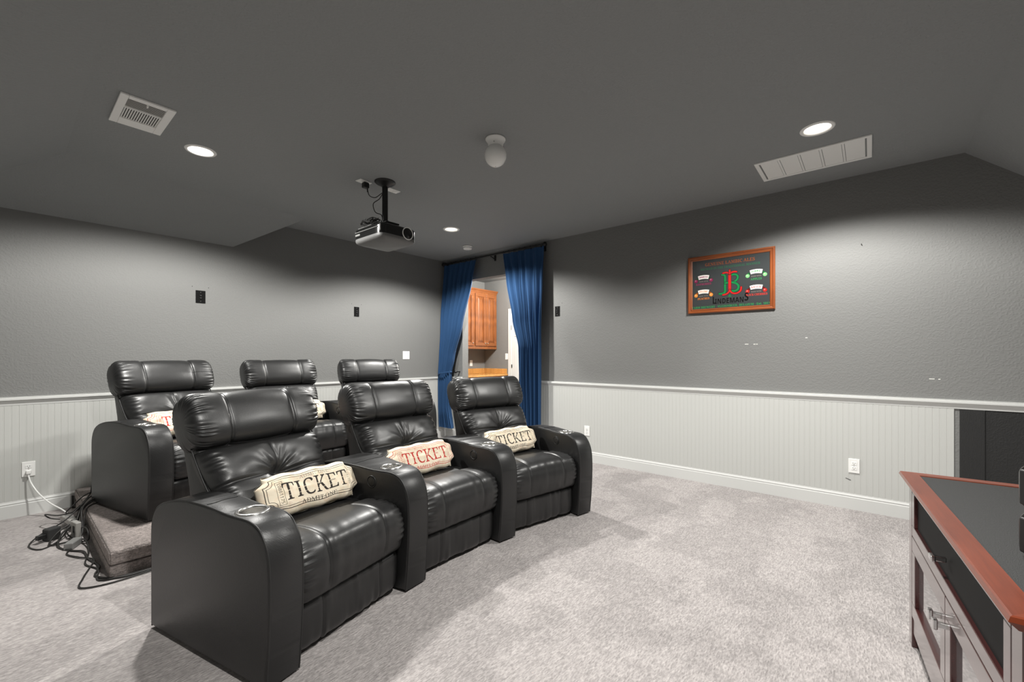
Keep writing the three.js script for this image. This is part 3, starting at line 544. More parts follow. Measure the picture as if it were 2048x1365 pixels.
function curtain(label, edge, folds, seed, front, tie) {
  // edge(h) -> [D at left of cloth, D at right, fold depth, centre X]
  const y0 = 0.17, y1 = RODY - 0.022, th = 0.005;
  const face = (off, flip) => grid(200, 110, (a, b) => {
    const s = flip ? 1 - a : a, h = y0 + b * (y1 - y0), [e0, e1, amp, cx] = edge(h);
    const w = folds * s + 0.22 * noise(s * 5, h * 0.7, seed) + 0.25 * noise(s * 2.5, h * 0.35, seed + 2);
    const wave = Math.sin(w * Math.PI * 2), sharp = 0.75 * wave + 0.25 * Math.sin(w * Math.PI * 4 + 0.8);
    const x = cx - amp * sharp - 0.006 * noise(s * 30, h * 2, seed + 3) - off, d = e0 + (e1 - e0) * (s + 0.012 * Math.cos(w * Math.PI * 2));
    return [x, h, -d, s * 1.3, h];
  });
  return mergeGeometries([face(0, false), face(-th, true)]);
}
const lerpTable = (tab, h) => { for (let i = 0; i < tab.length - 1; i++) if (h <= tab[i + 1][0]) { const t = smooth(tab[i][0], tab[i + 1][0], h), k = clamp((h - tab[i][0]) / (tab[i + 1][0] - tab[i][0]), 0, 1), m = 0.5 * t + 0.5 * k; return tab[i].slice(1).map((v, j) => v + (tab[i + 1][j + 1] - v) * m); } return tab[tab.length - 1].slice(1); };
{
  const cl = thing('curtain', 'blue velvet curtain left of the doorway, tied back near the corner', 'curtain', 'doorway curtains');
  const tabL = [[0.1, 5.085, 4.785, 0.045, 4.34], [0.5, 5.09, 4.86, 0.045, 4.33], [1.0, 5.09, 4.83, 0.042, 4.33], [1.25, 5.085, 4.77, 0.045, 4.34], [1.72, 5.075, 4.61, 0.04, 4.36], [2.36, 5.06, 4.42, 0.028, 4.385], [2.68, 5.05, 4.34, 0.016, RODX]];
  part('cloth', curtain('', (h) => lerpTable(tabL, h), 6.5, 3), M.velvet, cl);
  part('tieback', (() => { const p = []; for (let i = 0; i < 24; i++) { const a = i / 24 * Math.PI * 2; p.push(V(4.332 + 0.066 * Math.cos(a), 1.0 - 0.02 * Math.sin(a), 4.958 + 0.128 * Math.sin(a))); } return tube(p, 0.010, 80, 8, true); })(), M.velvet, cl);
  const kn = thing('tieback_knob', 'small black knob holding the left curtain tieback', 'knob', null, V(RX, 1.02, 4.80)); part('stem', new THREE.CylinderGeometry(0.008, 0.008, 0.075, 12).rotateZ(Math.PI / 2).translate(-0.037, 0, 0), M.blackMetal, kn); part('ball', new THREE.SphereGeometry(0.022, 20, 14).translate(-0.09, 0, 0), M.blackMetal, kn);
  const cr = thing('curtain', 'blue velvet curtain right of the doorway, hanging full and swept open', 'curtain', 'doorway curtains');
  const tabR = [[0.1, 3.50, 3.165, 0.062, 4.35], [1.0, 3.505, 3.165, 0.064, 4.35], [1.38, 3.515, 3.16, 0.062, 4.35], [1.74, 3.63, 3.155, 0.056, 4.36], [2.29, 3.765, 3.15, 0.040, 4.375], [2.68, 3.85, 3.15, 0.016, RODX]];
  part('cloth', curtain('', (h) => lerpTable(tabR, h), 5.5, 11), M.velvet, cr);
}

/* ------------------------------------------------ framed sign ------------------------------------------------ */
{
  const d0 = 0.652, d1 = 1.414, y0 = 1.686, y1 = 2.254, W = d1 - d0, H = y1 - y0, fw = 0.042;
  const o = thing('framed_sign', 'wood framed advertising mirror on the right wall', 'framed sign', null, V(RX - 0.001, (y0 + y1) / 2, (d0 + d1) / 2), -Math.PI / 2);   // local +z faces the room
  o.rotation.z = 0; 
  const prof = [[0, 0], [0, 0.020], [0.006, 0.026], [0.014, 0.026], [0.018, 0.020], [0.028, 0.016], [0.034, 0.020], [0.042, 0.014], [0.042, 0]];   // (inward, out)
  const bar = (len) => { const s = new THREE.Shape(prof.map((p) => new THREE.Vector2(...p))); const g = new THREE.ExtrudeGeometry(s, { depth: len, bevelEnabled: false }); const p = g.attributes.position, uv = g.attributes.uv;
    for (let i = 0; i < p.count; i++) { const inw = p.getX(i), out = p.getY(i), l = p.getZ(i); const k = l < len / 2 ? inw : len - inw; p.setXYZ(i, k - len / 2, -inw, out); uv.setXY(i, k, inw + out); } g.computeVertexNormals(); return g; };
  const b1 = bar(W), b2 = bar(H);
  const put = (g, rot, x, y) => { const m = part('frame_rail', g, M.frameWood, o); m.rotation.z = rot; m.position.set(x, y, 0); };
  put(b1, 0, 0, H / 2); put(b1, Math.PI, 0, -H / 2); put(b2, Math.PI / 2, -W / 2, 0); put(b2, -Math.PI / 2, W / 2, 0);
  const tex = canvasTexture(1536, 1104, (c, w, h) => {
    c.fillStyle = '#3a3d3e'; c.fillRect(0, 0, w, h); c.textAlign = 'center'; c.textBaseline = 'middle';
    const put = (t, x, y, size, col, font = 'bold SZ serif', sx = 1, rot = 0) => { c.save(); c.translate(x, y); c.rotate(rot); c.scale(sx, 1); c.font = font.replace('SZ', size + 'px'); c.fillStyle = col; c.fillText(t, 0, 0); c.restore(); };
    put('GENUINE LAMBIC ALES', w / 2, 120, 92, '#8c4a2a', 'bold SZ serif', 0.88); put('BREWED IN THE TRADITIONAL MANNER', w / 2, 215, 62, '#2a5f44', 'bold SZ serif', 0.9);
    const ribbon = (cx, cy, text, sub, sub2, ink, fruit, leaf) => {
      c.strokeStyle = '#2a2626'; c.lineWidth = 94; c.beginPath(); c.arc(cx, cy + 420, 440, -Math.PI / 2 - 0.26, -Math.PI / 2 + 0.26); c.stroke();
      c.strokeStyle = '#ece6e2'; c.lineWidth = 84; c.beginPath(); c.arc(cx, cy + 420, 440, -Math.PI / 2 - 0.25, -Math.PI / 2 + 0.25); c.stroke();
      const n = text.length; for (let i = 0; i < n; i++) { const a = (i - (n - 1) / 2) * 0.42 / n; put(text[i], cx + Math.sin(a) * 440, cy + 420 - Math.cos(a) * 440, n > 7 ? 48 : 62, ink, 'bold SZ serif', 0.9, a); }
      for (const s of [-1, 1]) { c.fillStyle = leaf; c.beginPath(); c.ellipse(cx + s * 142, cy + 22, 34, 20, s * 0.7, 0, 7); c.fill(); c.fillStyle = fruit; c.beginPath(); c.arc(cx + s * 158, cy + 62, 38, 0, 7); c.fill(); c.fillStyle = 'rgba(255,245,220,0.35)'; c.beginPath(); c.arc(cx + s * 158 - 8, cy + 52, 15, 0, 7); c.fill(); }
      put(sub, cx, cy + 78, 34, '#8d8078', 'SZ serif', 0.9); put(sub2, cx, cy + 138, 58, ink, 'bold SZ serif', sub2.length > 9 ? 0.78 : 0.9);
    };
    ribbon(250, 400, 'FRAMBOISE', 'MADE WITH', 'RASPBERRIES', '#8e2d55', '#7c2248', '#26402c'); ribbon(250, 720, 'PECHE', 'MADE WITH', 'PEACHES', '#d0772c', '#d8873a', '#8a4a1c');
    ribbon(w - 260, 400, 'POMME', 'MADE WITH', 'APPLES', '#2f8b4d', '#79c07a', '#1d5a31'); ribbon(w - 260, 720, 'KRIEK', 'MADE WITH', 'BLACK CHERRIES', '#cc3328', '#a8221f', '#5d1414');
    // monogram: green B and H strokes with a red flourished L between
    const cx = w / 2 + 10, cy = 570; c.lineCap = 'round'; c.lineJoin = 'round';
    const both = (col, lw, path) => { for (const [k, q] of [['#141414', lw + 12], [col, lw]]) { c.strokeStyle = k; c.lineWidth = q; c.beginPath(); path(); c.stroke(); } };
    both('#1a7540', 44, () => { c.moveTo(cx - 150, cy - 190); c.quadraticCurveTo(cx - 80, cy - 200, cx - 90, cy - 100); c.lineTo(cx - 90, cy + 150); c.quadraticCurveTo(cx - 90, cy + 230, cx - 200, cy + 210); });
    both('#1a7540', 40, () => { c.moveTo(cx + 10, cy - 160); c.bezierCurveTo(cx + 190, cy - 230, cx + 210, cy - 20, cx + 30, cy - 10); c.lineTo(cx - 90, cy - 10); });
    both('#1a7540', 44, () => { c.moveTo(cx + 30, cy - 10); c.bezierCurveTo(cx + 240, cy + 10, cx + 190, cy + 220, cx + 40, cy + 170); });
    both('#b82424', 54, () => { c.moveTo(cx, cy - 200); c.lineTo(cx, cy + 150); });
    both('#b82424', 34, () => { c.moveTo(cx - 130, cy - 225); c.quadraticCurveTo(cx - 40, cy - 250, cx, cy - 190); c.quadraticCurveTo(cx + 40, cy - 250, cx + 130, cy - 225); });
    both('#b82424', 34, () => { c.moveTo(cx, cy - 270); c.lineTo(cx, cy - 200); });
    both('#b82424', 34, () => { c.moveTo(cx - 130, cy + 240); c.quadraticCurveTo(cx - 30, cy + 240, cx, cy + 150); c.quadraticCurveTo(cx + 40, cy + 250, cx + 150, cy + 225); c.quadraticCurveTo(cx + 230, cy + 190, cx + 220, cy + 110); });
    c.fillStyle = '#1a7540'; c.beginPath(); c.moveTo(cx - 34, cy + 290); c.lineTo(cx + 34, cy + 290); c.lineTo(cx, cy + 240); c.fill();
    put('L', cx - 310, 915, 215, '#101010', 'bold SZ sans-serif', 0.72); put('INDEMAN', cx - 10, 940, 150, '#101010', 'bold SZ sans-serif', 0.80); put('S', cx + 320, 890, 230, '#101010', 'bold SZ sans-serif', 0.72);
    put('FARM BREWERY · VLEZENBEEK, BELGIUM · Est. 1811', w / 2, 1050, 62, '#2f8b4d', 'bold SZ serif', 0.92);
  });
  part('printed_mirror', new THREE.PlaneGeometry(W - 0.07, H - 0.07).translate(0, 0, 0.009), phy({ map: tex, roughness: 0.12, specularIntensity: 1, clearcoat: 1, clearcoatRoughness: 0.05 }), o, 'dark mirror glass printed with a brewery advertisement');
  part('backing', rbox(W - 0.02, H - 0.02, 0.007, 0.001).translate(0, 0, 0.0045), M.dark, o);
}

/* ------------------------------------------------ wall plates, outlets, switches ------------------------------------------------ */
function facing(pos, wall) { return wall === 'B' ? 0 : -Math.PI / 2; }
function outlet(pos, wall, label, plugged) {
  const o = thing('wall_outlet', label, 'outlet', 'duplex wall outlets', pos, facing(pos, wall));
  part('plate', rbox(0.072, 0.117, 0.007, 0.003).translate(0, 0, 0.0035), M.whiteGloss, o);
  for (const s of [1, -1]) {
    const r = part('receptacle', rbox(0.034, 0.028, 0.003, 0.006).translate(0, s * 0.0195, 0.008), M.whiteGloss, o);
    for (const x of [-0.0065, 0.0065]) part('slot', new THREE.BoxGeometry(0.0022, 0.009, 0.001).translate(x, s * 0.0195 + 0.004, 0.0097), M.dark, r);
    part('slot', new THREE.CylinderGeometry(0.0027, 0.0027, 0.001, 10).rotateX(Math.PI / 2).translate(0, s * 0.0195 - 0.007, 0.0097), M.dark, r);
  }
  part('screw', new THREE.CylinderGeometry(0.003, 0.003, 0.001, 10).rotateX(Math.PI / 2).translate(0, 0, 0.0075), M.steel, o);
  return o;
}
const OB = 0.0088;
outlet(V(RX - OB, 0.36, 0.097), 'R', 'white duplex outlet on the right wall panelling near the console'); outlet(V(RX - OB, 0.367, 2.584), 'R', 'white duplex outlet on the panelling behind the front row recliner arm'); outlet(V(0.131, 0.365, BD - OB), 'B', 'white duplex outlet on the back wall with a white cord plugged in');
function blackPlate(pos, wall, w, label) {
  const o = thing('speaker_wall_plate', label, 'wall plate', 'black wall plates', pos, facing(pos, wall));
  part('plate', rbox(w, 0.125, 0.006, 0.002).translate(0, 0, 0.003), M.blackGloss, o);
  for (const s of [1, -1]) part('screw', new THREE.CylinderGeometry(0.0035, 0.0035, 0.002, 10).rotateX(Math.PI / 2).translate(0, s * 0.044, 0.007), M.steel, o);
  if (w < 0.09) for (const s of [1, -1]) part('terminal', new THREE.CylinderGeometry(0.007, 0.007, 0.01, 12).rotateX(Math.PI / 2).translate(0, s * 0.012, 0.01), M.black, o);
  for (const s of [-1, 1]) part('screw_hole', new THREE.CylinderGeometry(0.004, 0.004, 0.001, 8).rotateX(Math.PI / 2).translate(s * 0.068, 0.098, 0.0006), M.dark, o);
}
blackPlate(V(1.268, 1.852, BD), 'B', 0.082, 'black wall plate on the back wall above the recliner by the cables'); blackPlate(V(2.959, 1.837, BD), 'B', 0.070, 'black wall plate on the back wall nearer the curtain'); blackPlate(V(RX, 1.825, 3.014), 'R', 0.070, 'black wall plate on the right wall beside the right curtain');
function switchPlate(pos, turn, gangs, label) {
  const w = 0.070 + 0.046 * (gangs - 1), o = thing('light_switch', label, 'light switch', null, pos, turn);
  part('plate', rbox(w, 0.117, 0.006, 0.003).translate(0, 0, 0.003), M.whiteGloss, o);
  for (let i = 0; i < gangs; i++) part('rocker', rbox(0.033, 0.066, 0.005, 0.002).rotateX(0.05).translate((i - (gangs - 1) / 2) * 0.046, 0, 0.007), M.whiteGloss, o);
}
switchPlate(V(3.734, 1.271, BD), 0, 2, 'white double switch plate on the back wall left of the curtain');
single('nail', new THREE.CylinderGeometry(0.003, 0.003, 0.02, 8).rotateZ(Math.PI / 2).translate(RX - 0.009, 2.171, -0.05), M.dark, 'small bare nail high on the right wall', 'nail');
{ // chips in the paint on the right wall
  const chip = std({ color: lin(0.72, 0.72, 0.68), roughness: 0.7 }), mark = std({ color: lin(0.10), roughness: 0.8 });
  const wr = scene.getObjectByName('wall_right');
  for (const [d, y, w] of [[0.885, 1.372, 0.030], [0.82, 1.371, 0.018], [0.80, 1.371, 0.012], [-0.36, 1.088, 0.03], [-0.40, 1.087, 0.012], [0.42, 1.42, 0.016]]) part('paint_chip', rbox(0.0012, 0.006, w, 0.0006, 1).translate(RX - 0.0004, y, -d), chip, wr);
  part('scuff', rbox(0.001, 0.007, 0.036, 0.0005, 1).rotateX(0.35).translate(RX - 0.0092, 0.245, -0.135), mark, scene.getObjectByName('panelling_right'));
}

/* ------------------------------------------------ media console ------------------------------------------------ */
{
  const s0 = new THREE.Vector2(2.625, -0.102), v = new THREE.Vector2(-0.99653, -0.08323), W = 1.334, DP = 0.50;
  const ctr = s0.clone().addScaledVector(v, W / 2), turn = Math.PI + 0.0834;
  const o = thing('media_console', 'dark cherry media console with a black inset top', 'console', null, V(ctr.x, 0, ctr.y), turn);
  // local: x = s - W/2, z out of the front (0 at the top's front edge)
  const X = (s) => s - W / 2, F = -0.03;
  const bar = (s0_, s1_, y0, y1, z0, z1, r = 0.003) => rbox(s1_ - s0_, y1 - y0, z1 - z0, r).translate(X((s0_ + s1_) / 2), (y0 + y1) / 2, (z0 + z1) / 2);
  // top: mitred border with a bevelled edge, inset panel
  const border = (() => {
    const ring = (m, y) => [[m, m], [W - m, m], [W - m, DP - m], [m, DP - m]].map(([a, b]) => [X(a), y, -b]);
    const rows = [ring(0.02, 0.706), ring(0.0, 0.728), ring(0.004, 0.738), ring(0.008, 0.740), ring(0.060, 0.740), ring(0.062, 0.735)]; const pos = [], uv = [];
    for (let r = 0; r < rows.length - 1; r++) for (let k = 0; k < 4; k++) { const a = rows[r][k], b = rows[r][(k + 1) % 4], c = rows[r + 1][(k + 1) % 4], d = rows[r + 1][k]; for (const q of [a, b, c, a, c, d]) { pos.push(...q); uv.push(k % 2 ? q[2] : q[0], k % 2 ? q[0] : q[2]); } }
    const g = new THREE.BufferGeometry(); g.setAttribute('position', new THREE.Float32BufferAttribute(pos, 3)); g.setAttribute('uv', new THREE.Float32BufferAttribute(uv, 2)); g.computeVertexNormals(); return g;
  })();
  part('top_border', border, M.cherry, o, 'reddish cherry border of the console top'); part('top_inset', new THREE.BoxGeometry(W - 0.121, 0.03, DP - 0.121).translate(0, 0.7215, -DP / 2), phy({ color: lin(0.030), roughness: 0.65, specularIntensity: 0.5, bumpMap: grainBump, bumpScale: 0.0008 }), o, 'black textured inset panel');
  const wd = M.consoleWood, z1 = F, zb = -DP + 0.03;
  for (const [a, z] of [[0.04, z1 - 0.06], [W - 0.10, z1 - 0.06], [0.04, zb], [W - 0.10, zb]]) part('leg', bar(a, a + 0.06, 0, 0.708, z, z + 0.06), wd, o);
  part('carcass', bar(0.055, W - 0.055, 0.10, 0.706, zb + 0.01, z1 - 0.03), wd, o);
  part('bottom_rail', bar(0.10, W - 0.10, 0.065, 0.135, z1 - 0.055, z1 - 0.004), wd, o);
  const dr = part('drawer', mergeGeometries([bar(0.104, W - 0.104, 0.672, 0.704, z1 - 0.028, z1), bar(0.104, W - 0.104, 0.486, 0.530, z1 - 0.028, z1), bar(0.104, 0.150, 0.530, 0.672, z1 - 0.028, z1), bar(W - 0.150, W - 0.104, 0.530, 0.672, z1 - 0.028, z1)]), wd, o);
  part('black_inset', bar(0.148, W - 0.148, 0.528, 0.674, z1 - 0.026, z1 - 0.012, 0.001), phy({ color: lin(0.010), roughness: 0.7, specularIntensity: 0.35 }), dr);
  const pull = (s, y, parent, vertical) => { const p = part('pull', mergeGeometries([rbox(0.016, 0.016, 0.03, 0.003).translate(X(s), y, z1 + 0.012), rbox(vertical ? 0.020 : 0.034, vertical ? 0.034 : 0.020, 0.014, 0.004).translate(X(s), y, z1 + 0.030)]), M.chrome, parent, 'chrome pull'); return p; };
  pull(W / 2, 0.60, dr, false);
  const glass = phy({ color: lin(0.10, 0.10, 0.105), roughness: 0.06, clearcoat: 1, clearcoatRoughness: 0.03 });
  for (const k of [0, 1]) {
    const a = k ? W / 2 + 0.002 : 0.104, b = k ? W - 0.104 : W / 2 - 0.002, f = 0.062;
    const d = part('door', mergeGeometries([bar(a, b, 0.482 - f, 0.482, z1 - 0.026, z1), bar(a, b, 0.138, 0.138 + f, z1 - 0.026, z1), bar(a, a + f, 0.138 + f, 0.482 - f, z1 - 0.026, z1), bar(b - f, b, 0.138 + f, 0.482 - f, z1 - 0.026, z1)]), wd, o);
    part('glass_pane', bar(a + f - 0.005, b - f + 0.005, 0.138 + f - 0.005, 0.482 - f + 0.005, z1 - 0.020, z1 - 0.014, 0.001), glass, d, 'dark reflective glass pane');
    pull(k ? a + 0.031 : b - 0.031, 0.40, d, true);
  }
  // two stacked speakers at the picture's edge
  const sp = (y, lab) => { const t = thing('speaker', lab, 'speaker', 'speakers on the console', V(1.675, y, -0.385), turn + 0.5); part('cabinet', rbox(0.16, 0.122, 0.13, 0.03, 5).translate(0, 0.061, 0), M.blackGloss, t); part('grille', rbox(0.12, 0.09, 0.01, 0.018, 4).translate(0, 0.061, 0.063), M.black, t); };
  sp(0.7405, 'lower of two glossy black speakers stacked on the console'); sp(0.8635, 'upper of two glossy black speakers stacked on the console');
}

/* ------------------------------------------------ cables by the riser ------------------------------------------------ */
{
  const pw = thing('cord_plug', 'white plug in the back wall outlet', 'plug', null, V(0.131, 0.345, BD - 0.019)); part('body', rbox(0.028, 0.030, 0.026, 0.006).translate(0, -0.002, 0.014), M.whiteGloss, pw); part('strain_relief', new THREE.CylinderGeometry(0.004, 0.006, 0.022, 10).translate(0, -0.026, 0.018), M.whiteGloss, pw);
  single('white_cord', tube([V(0.131, 0.312, 5.085), V(0.14, 0.27, 5.07), V(0.175, 0.19, 5.02), V(0.235, 0.11, 4.93), V(0.30, 0.06, 4.82), V(0.33, 0.03, 4.70), V(0.30, 0.02, 4.58)], 0.005, 80), M.whiteGloss, 'white power cord curving from the back wall outlet to the floor', 'cord');
  single('black_strip', rbox(0.012, 0.10, 0.04, 0.003).translate(0.372, 0.05, -5.075), M.black, 'black strip filling the gap at the wall end of the riser', 'strip');  // slender black block put into the gap between riser end and baseboard
  const ps = thing('power_strip', 'silver power strip lying against the riser under black cables', 'power strip', null, V(0.335, 0.05, 4.42), 0.25); part('body', rbox(0.05, 0.04, 0.34, 0.01).rotateX(0.12), M.putty, ps); for (let k = 0; k < 5; k++) part('socket', rbox(0.03, 0.004, 0.034, 0.004).translate(0, 0.022 + (k - 2) * -0.006, -0.12 + k * 0.06), M.grey, ps);
  const a1 = thing('power_adapter', 'dark square power adapter on the carpet beside the cables', 'adapter', null, V(0.215, 0, 4.30), 0.5); part('body', rbox(0.075, 0.085, 0.06, 0.012).translate(0, 0.0425, 0), M.dark, a1); part('prongs', rbox(0.05, 0.03, 0.03, 0.004).translate(-0.055, 0.04, 0.0), M.black, a1);
  const a2 = thing('power_adapter', 'pale power adapter in the middle of the cable tangle', 'adapter', null, V(0.298, 0, 4.03), -0.5); part('body', rbox(0.05, 0.045, 0.11, 0.008).translate(0, 0.0225, 0), M.grey, a2);
  const a3 = thing('network_box', 'small white box standing in the cable tangle', 'box', null, V(0.325, 0, 4.19), 0.2); part('body', rbox(0.03, 0.12, 0.085, 0.006).translate(0, 0.06, 0), M.putty, a3); part('port_strip', rbox(0.004, 0.07, 0.03, 0.002).translate(-0.016, 0.06, 0.01), M.dark, a3);
  const loose = [
    [[0.50, .30, 4.62], [0.455, .27, 4.66], [0.435, .20, 4.62], [0.40, .165, 4.56], [0.35, .12, 4.48], [0.27, .10, 4.52], [0.20, .09, 4.66], [0.23, .04, 4.72], [0.32, .05, 4.56], [0.37, .10, 4.42]],
    [[0.50, .22, 4.60], [0.43, .19, 4.55], [0.36, .15, 4.44], [0.27, .09, 4.36], [0.16, .03, 4.36], [0.11, .006, 4.25], [0.16, .006, 4.12], [0.24, .01, 4.20], [0.29, .05, 4.28]],
    [[0.50, .18, 4.58], [0.42, .17, 4.50], [0.36, .14, 4.38], [0.33, .09, 4.30], [0.26, .05, 4.22], [0.235, .01, 4.08], [0.28, .006, 3.95], [0.33, .01, 3.86], [0.34, .006, 3.70], [0.37, .006, 3.52], [0.34, .008, 3.38], [0.42, .006, 3.26], [0.60, .006, 3.24], [0.9, .006, 3.24]],
    [[0.50, .17, 4.54], [0.41, .16, 4.46], [0.35, .11, 4.36], [0.31, .06, 4.18], [0.30, .01, 4.02], [0.26, .006, 3.90], [0.30, .008, 3.78], [0.36, .008, 3.66], [0.33, .006, 3.54], [0.29, .006, 3.40], [0.27, .006, 3.27], [0.36, .006, 3.22], [0.60, .008, 3.22], [1.0, .006, 3.23]],
    [[0.48, .20, 4.56], [0.40, .18, 4.52], [0.36, .10, 4.50], [0.34, .04, 4.42], [0.29, .03, 4.34], [0.31, .02, 4.14], [0.35, .03, 4.04], [0.36, .02, 3.92], [0.35, .006, 3.80], [0.32, .006, 3.62], [0.36, .007, 3.48], [0.35, .006, 3.30], [0.50, .009, 3.25], [0.8, .006, 3.26]],
    [[0.49, .19, 4.50], [0.42, .185, 4.44], [0.365, .15, 4.34], [0.36, .07, 4.26], [0.35, .02, 4.20], [0.28, .015, 4.12], [0.20, .01, 4.16], [0.24, .05, 4.26], [0.30, .08, 4.30]],
    [[0.47, .21, 4.64], [0.40, .20, 4.58], [0.33, .15, 4.52], [0.30, .10, 4.56], [0.34, .08, 4.62], [0.38, .14, 4.56], [0.36, .12, 4.40], [0.34, .06, 4.34]],
    [[0.48, .16, 4.46], [0.40, .162, 4.36], [0.372, .11, 4.28], [0.36, .03, 4.22], [0.33, .01, 4.10], [0.37, .03, 4.02], [0.365, .09, 4.06], [0.34, .07, 4.2]],
  ];
  const labs = ['black cable arching highest out from behind the riser recliner', 'black cable making the widest loop out over the carpet', 'black cable running along the riser side and round its front corner', 'black cable making a loop on the carpet at the riser front corner', 'black cable twisted along the foot of the riser', 'black cable looped around the square power adapter', 'black cable coiled over the silver power strip', 'black cable hooked over the riser edge above the white box'];
  loose.forEach((p, i) => single('black_cable', tube(p.map((q) => V(q[0], Math.max(q[1], 0.006), q[2])), i % 3 === 2 ? 0.0055 : 0.0045, 150, 7), M.cable, labs[i], 'cable', 'loose cables by the riser'));
}

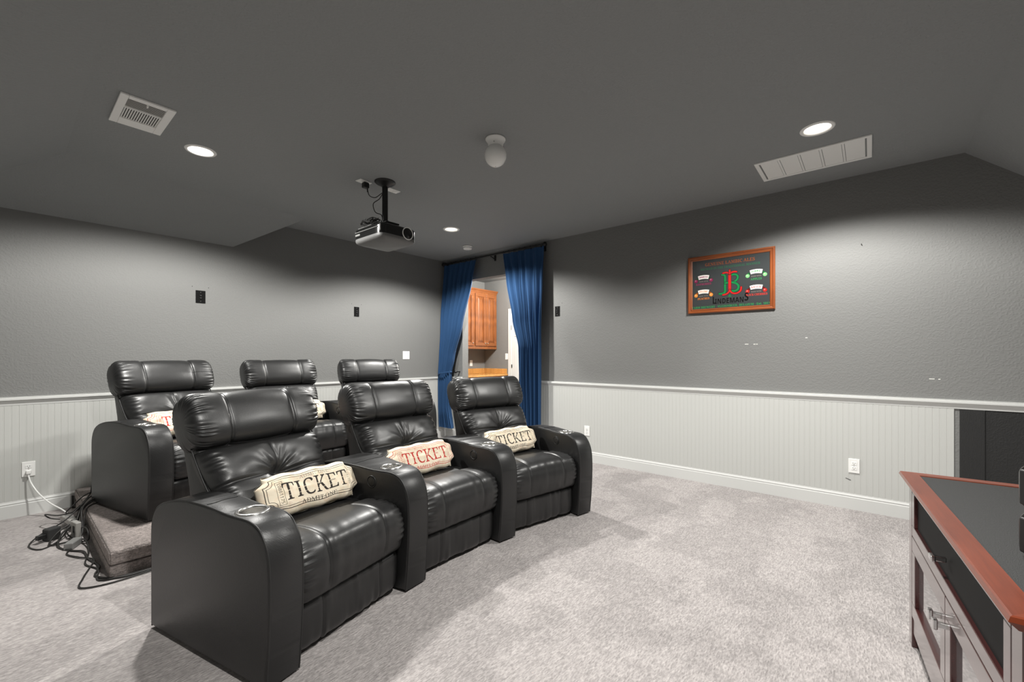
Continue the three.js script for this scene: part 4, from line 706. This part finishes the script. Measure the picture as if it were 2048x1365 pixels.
/* ------------------------------------------------ hall seen through the doorway ------------------------------------------------ */
{
  const o = thing('wall_cabinet', 'brown stained wooden wall cabinet seen through the doorway', 'cabinet', null, V(5.75, 1.42, HB));
  const x0 = -0.55, x1 = 0.485, H = 1.06, DPT = 0.33;
  part('body', rbox(x1 - x0, H, DPT, 0.003).translate((x0 + x1) / 2, H / 2, DPT / 2), M.alder, o);
  part('crown', (() => { const s = new THREE.Shape([[0, 0], [0.01, 0.0], [0.015, 0.02], [0.035, 0.04], [0.04, 0.06], [0, 0.06]].map((p) => new THREE.Vector2(...p))); const g = new THREE.ExtrudeGeometry(s, { depth: x1 - x0, bevelEnabled: false }); g.applyMatrix4(new THREE.Matrix4().set(0, 0, 1, x0, 0, 1, 0, H - 0.02, 1, 0, 0, DPT, 0, 0, 0, 1)); const ix = g.attributes.position; for (let i = 0; i < ix.count; i += 3) { const t = [ix.getX(i), ix.getY(i), ix.getZ(i)]; ix.setXYZ(i, ix.getX(i + 1), ix.getY(i + 1), ix.getZ(i + 1)); ix.setXYZ(i + 1, ...t); } g.computeVertexNormals(); return g; })(), M.alder, o);
  part('light_rail', rbox(x1 - x0, 0.035, 0.02, 0.004).translate((x0 + x1) / 2, -0.012, DPT - 0.006), M.alder, o);
  for (const [a, b] of [[-0.52, -0.16], [-0.115, 0.17], [0.175, 0.46]]) {
    const y0 = 0.03, y1 = H - 0.045, f = 0.06, z = DPT, bx = (p, q, r, s, zz, t, rr = 0.004) => rbox(q - p, s - r, t, rr).translate((p + q) / 2, (r + s) / 2, zz);
    const d = part('door', mergeGeometries([bx(a, b, y0, y0 + f, z + 0.01, 0.02), bx(a, b, y1 - f, y1, z + 0.01, 0.02), bx(a, a + f, y0 + f, y1 - f, z + 0.01, 0.02), bx(b - f, b, y0 + f, y1 - f, z + 0.01, 0.02)]), M.alder, o);
    const pn = part('raised_panel', (() => { const ring = (m, zz) => [[a + f + m, y0 + f + m], [b - f - m, y0 + f + m], [b - f - m, y1 - f - m], [a + f + m, y1 - f - m]].map((q) => [q[0], q[1], z + zz]); const rows = [ring(0, 0.004), ring(0.012, 0.004), ring(0.045, 0.016)], pos = [], uv = []; for (let r = 0; r < 2; r++) for (let k = 0; k < 4; k++) { const A = rows[r][k], B = rows[r][(k + 1) % 4], C = rows[r + 1][(k + 1) % 4], D = rows[r + 1][k]; for (const q of [A, B, C, A, C, D]) { pos.push(...q); uv.push(q[0], q[1]); } } const e = rows[2]; for (const q of [e[0], e[1], e[2], e[0], e[2], e[3]]) { pos.push(...q); uv.push(q[0], q[1]); } const g = new THREE.BufferGeometry(); g.setAttribute('position', new THREE.Float32BufferAttribute(pos, 3)); g.setAttribute('uv', new THREE.Float32BufferAttribute(uv, 2)); g.computeVertexNormals(); return g; })(), M.alder, d);
    part('knob', new THREE.SphereGeometry(0.012, 14, 10).translate(a > 0 ? a + 0.03 : b - 0.03, y0 + 0.05, z + 0.03), M.steel, d);
  }
  const ct = thing('counter', 'speckled golden granite counter under the wall cabinet', 'counter', null, V(5.42, 0, HB)); const cx0 = -0.8, cx1 = HX - 5.42;
  part('slab', rbox(cx1 - cx0, 0.03, 0.62, 0.004).translate((cx0 + cx1) / 2, 0.899, 0.31), M.granite, ct); part('backsplash', rbox(cx1 - cx0 - 0.02, 0.10, 0.02, 0.003).translate((cx0 + cx1) / 2 - 0.01, 0.965, 0.01), M.granite, ct); part('backsplash', rbox(0.02, 0.10, 0.60, 0.003).translate(cx1 - 0.01, 0.965, 0.30), M.granite, ct);
  const bc = thing('base_cabinet', 'dark base cabinet below the granite counter', 'cabinet', null, V(5.42, 0, HB)); part('body', rbox(cx1 - cx0 - 0.02, 0.88, 0.54, 0.004).translate((cx0 + cx1) / 2, 0.44, 0.31), M.alder, bc); for (let k = 0; k < 3; k++) { const d = part('door', rbox(0.48, 0.70, 0.02, 0.005).translate(cx0 + 0.28 + k * 0.53, 0.46, 0.59), M.alder, bc); part('knob', new THREE.SphereGeometry(0.012, 12, 8).translate(cx0 + 0.47 + k * 0.53, 0.76, 0.612), M.steel, d); }
  const os = thing('hall_outlet', 'white outlet plate on the hall wall under the cabinet', 'outlet', null, V(5.858, 1.12, HB)); part('plate', rbox(0.072, 0.117, 0.006, 0.003).translate(0, 0, 0.003), M.whiteGloss, os); part('receptacle', rbox(0.034, 0.066, 0.004, 0.004).translate(0, 0, 0.007), M.whiteGloss, os);
  switchPlate(V(HX, 1.25, 5.36), -Math.PI / 2, 1, 'white switch plate on the hall wall next to the white door');
  // white door in the hall side wall
  const d = struct('door_2', null);
  part('casing', rbox(0.02, 2.08, 0.085, 0.004).translate(HX - 0.01, 1.04, -5.27), M.white, d); part('casing', rbox(0.02, 2.08, 0.085, 0.004).translate(HX - 0.01, 1.04, -4.30), M.white, d); part('casing', rbox(0.02, 0.085, 1.055, 0.004).translate(HX - 0.01, 2.122, -4.785), M.white, d);
  part('leaf', rbox(0.012, 2.07, 0.885, 0.003).translate(HX - 0.006, 1.037, -4.785), M.white, d);
  for (const [ya, yb] of [[0.12, 0.72], [0.80, 1.55], [1.63, 1.95]]) for (const dd of [5.0, 4.57]) part('panel', rbox(0.008, yb - ya, 0.30, 0.006).translate(HX - 0.015, (ya + yb) / 2, -dd), M.white, d);
  part('latch_plate', rbox(0.006, 0.06, 0.022, 0.002).translate(HX - 0.022, 1.07, -5.215), M.black, d); part('door_knob', new THREE.SphereGeometry(0.028, 18, 12).translate(HX - 0.06, 0.98, -4.42), M.blackMetal, d); part('hinge', new THREE.CylinderGeometry(0.007, 0.007, 0.09, 10).translate(HX - 0.022, 1.80, -5.225), M.steel, d);
  // hall ceiling lamp, out of sight above the doorway head
  const hl = thing('hall_ceiling_light', 'flush ceiling light in the hall beyond the doorway', 'ceiling light', null, V(5.35, CH, 4.2)); part('base', new THREE.CylinderGeometry(0.14, 0.15, 0.03, 32).translate(0, -0.015, 0), M.whiteGloss, hl); part('diffuser', lathe([[0.145, -0.03], [0.14, -0.06], [0.1, -0.085], [0.0005, -0.095]], 36), M.lens, hl);
  const L = new THREE.PointLight(0xfffaf2, HALL_POWER, 0, 2); L.name = 'lamp'; L.position.set(0, -0.16, 0); L.castShadow = true; L.shadow.radius = 4; hl.add(L);
}
scene.traverse((o) => { if (o.isMesh) { o.castShadow = true; o.receiveShadow = true; } });
renderer.render(scene, camera);
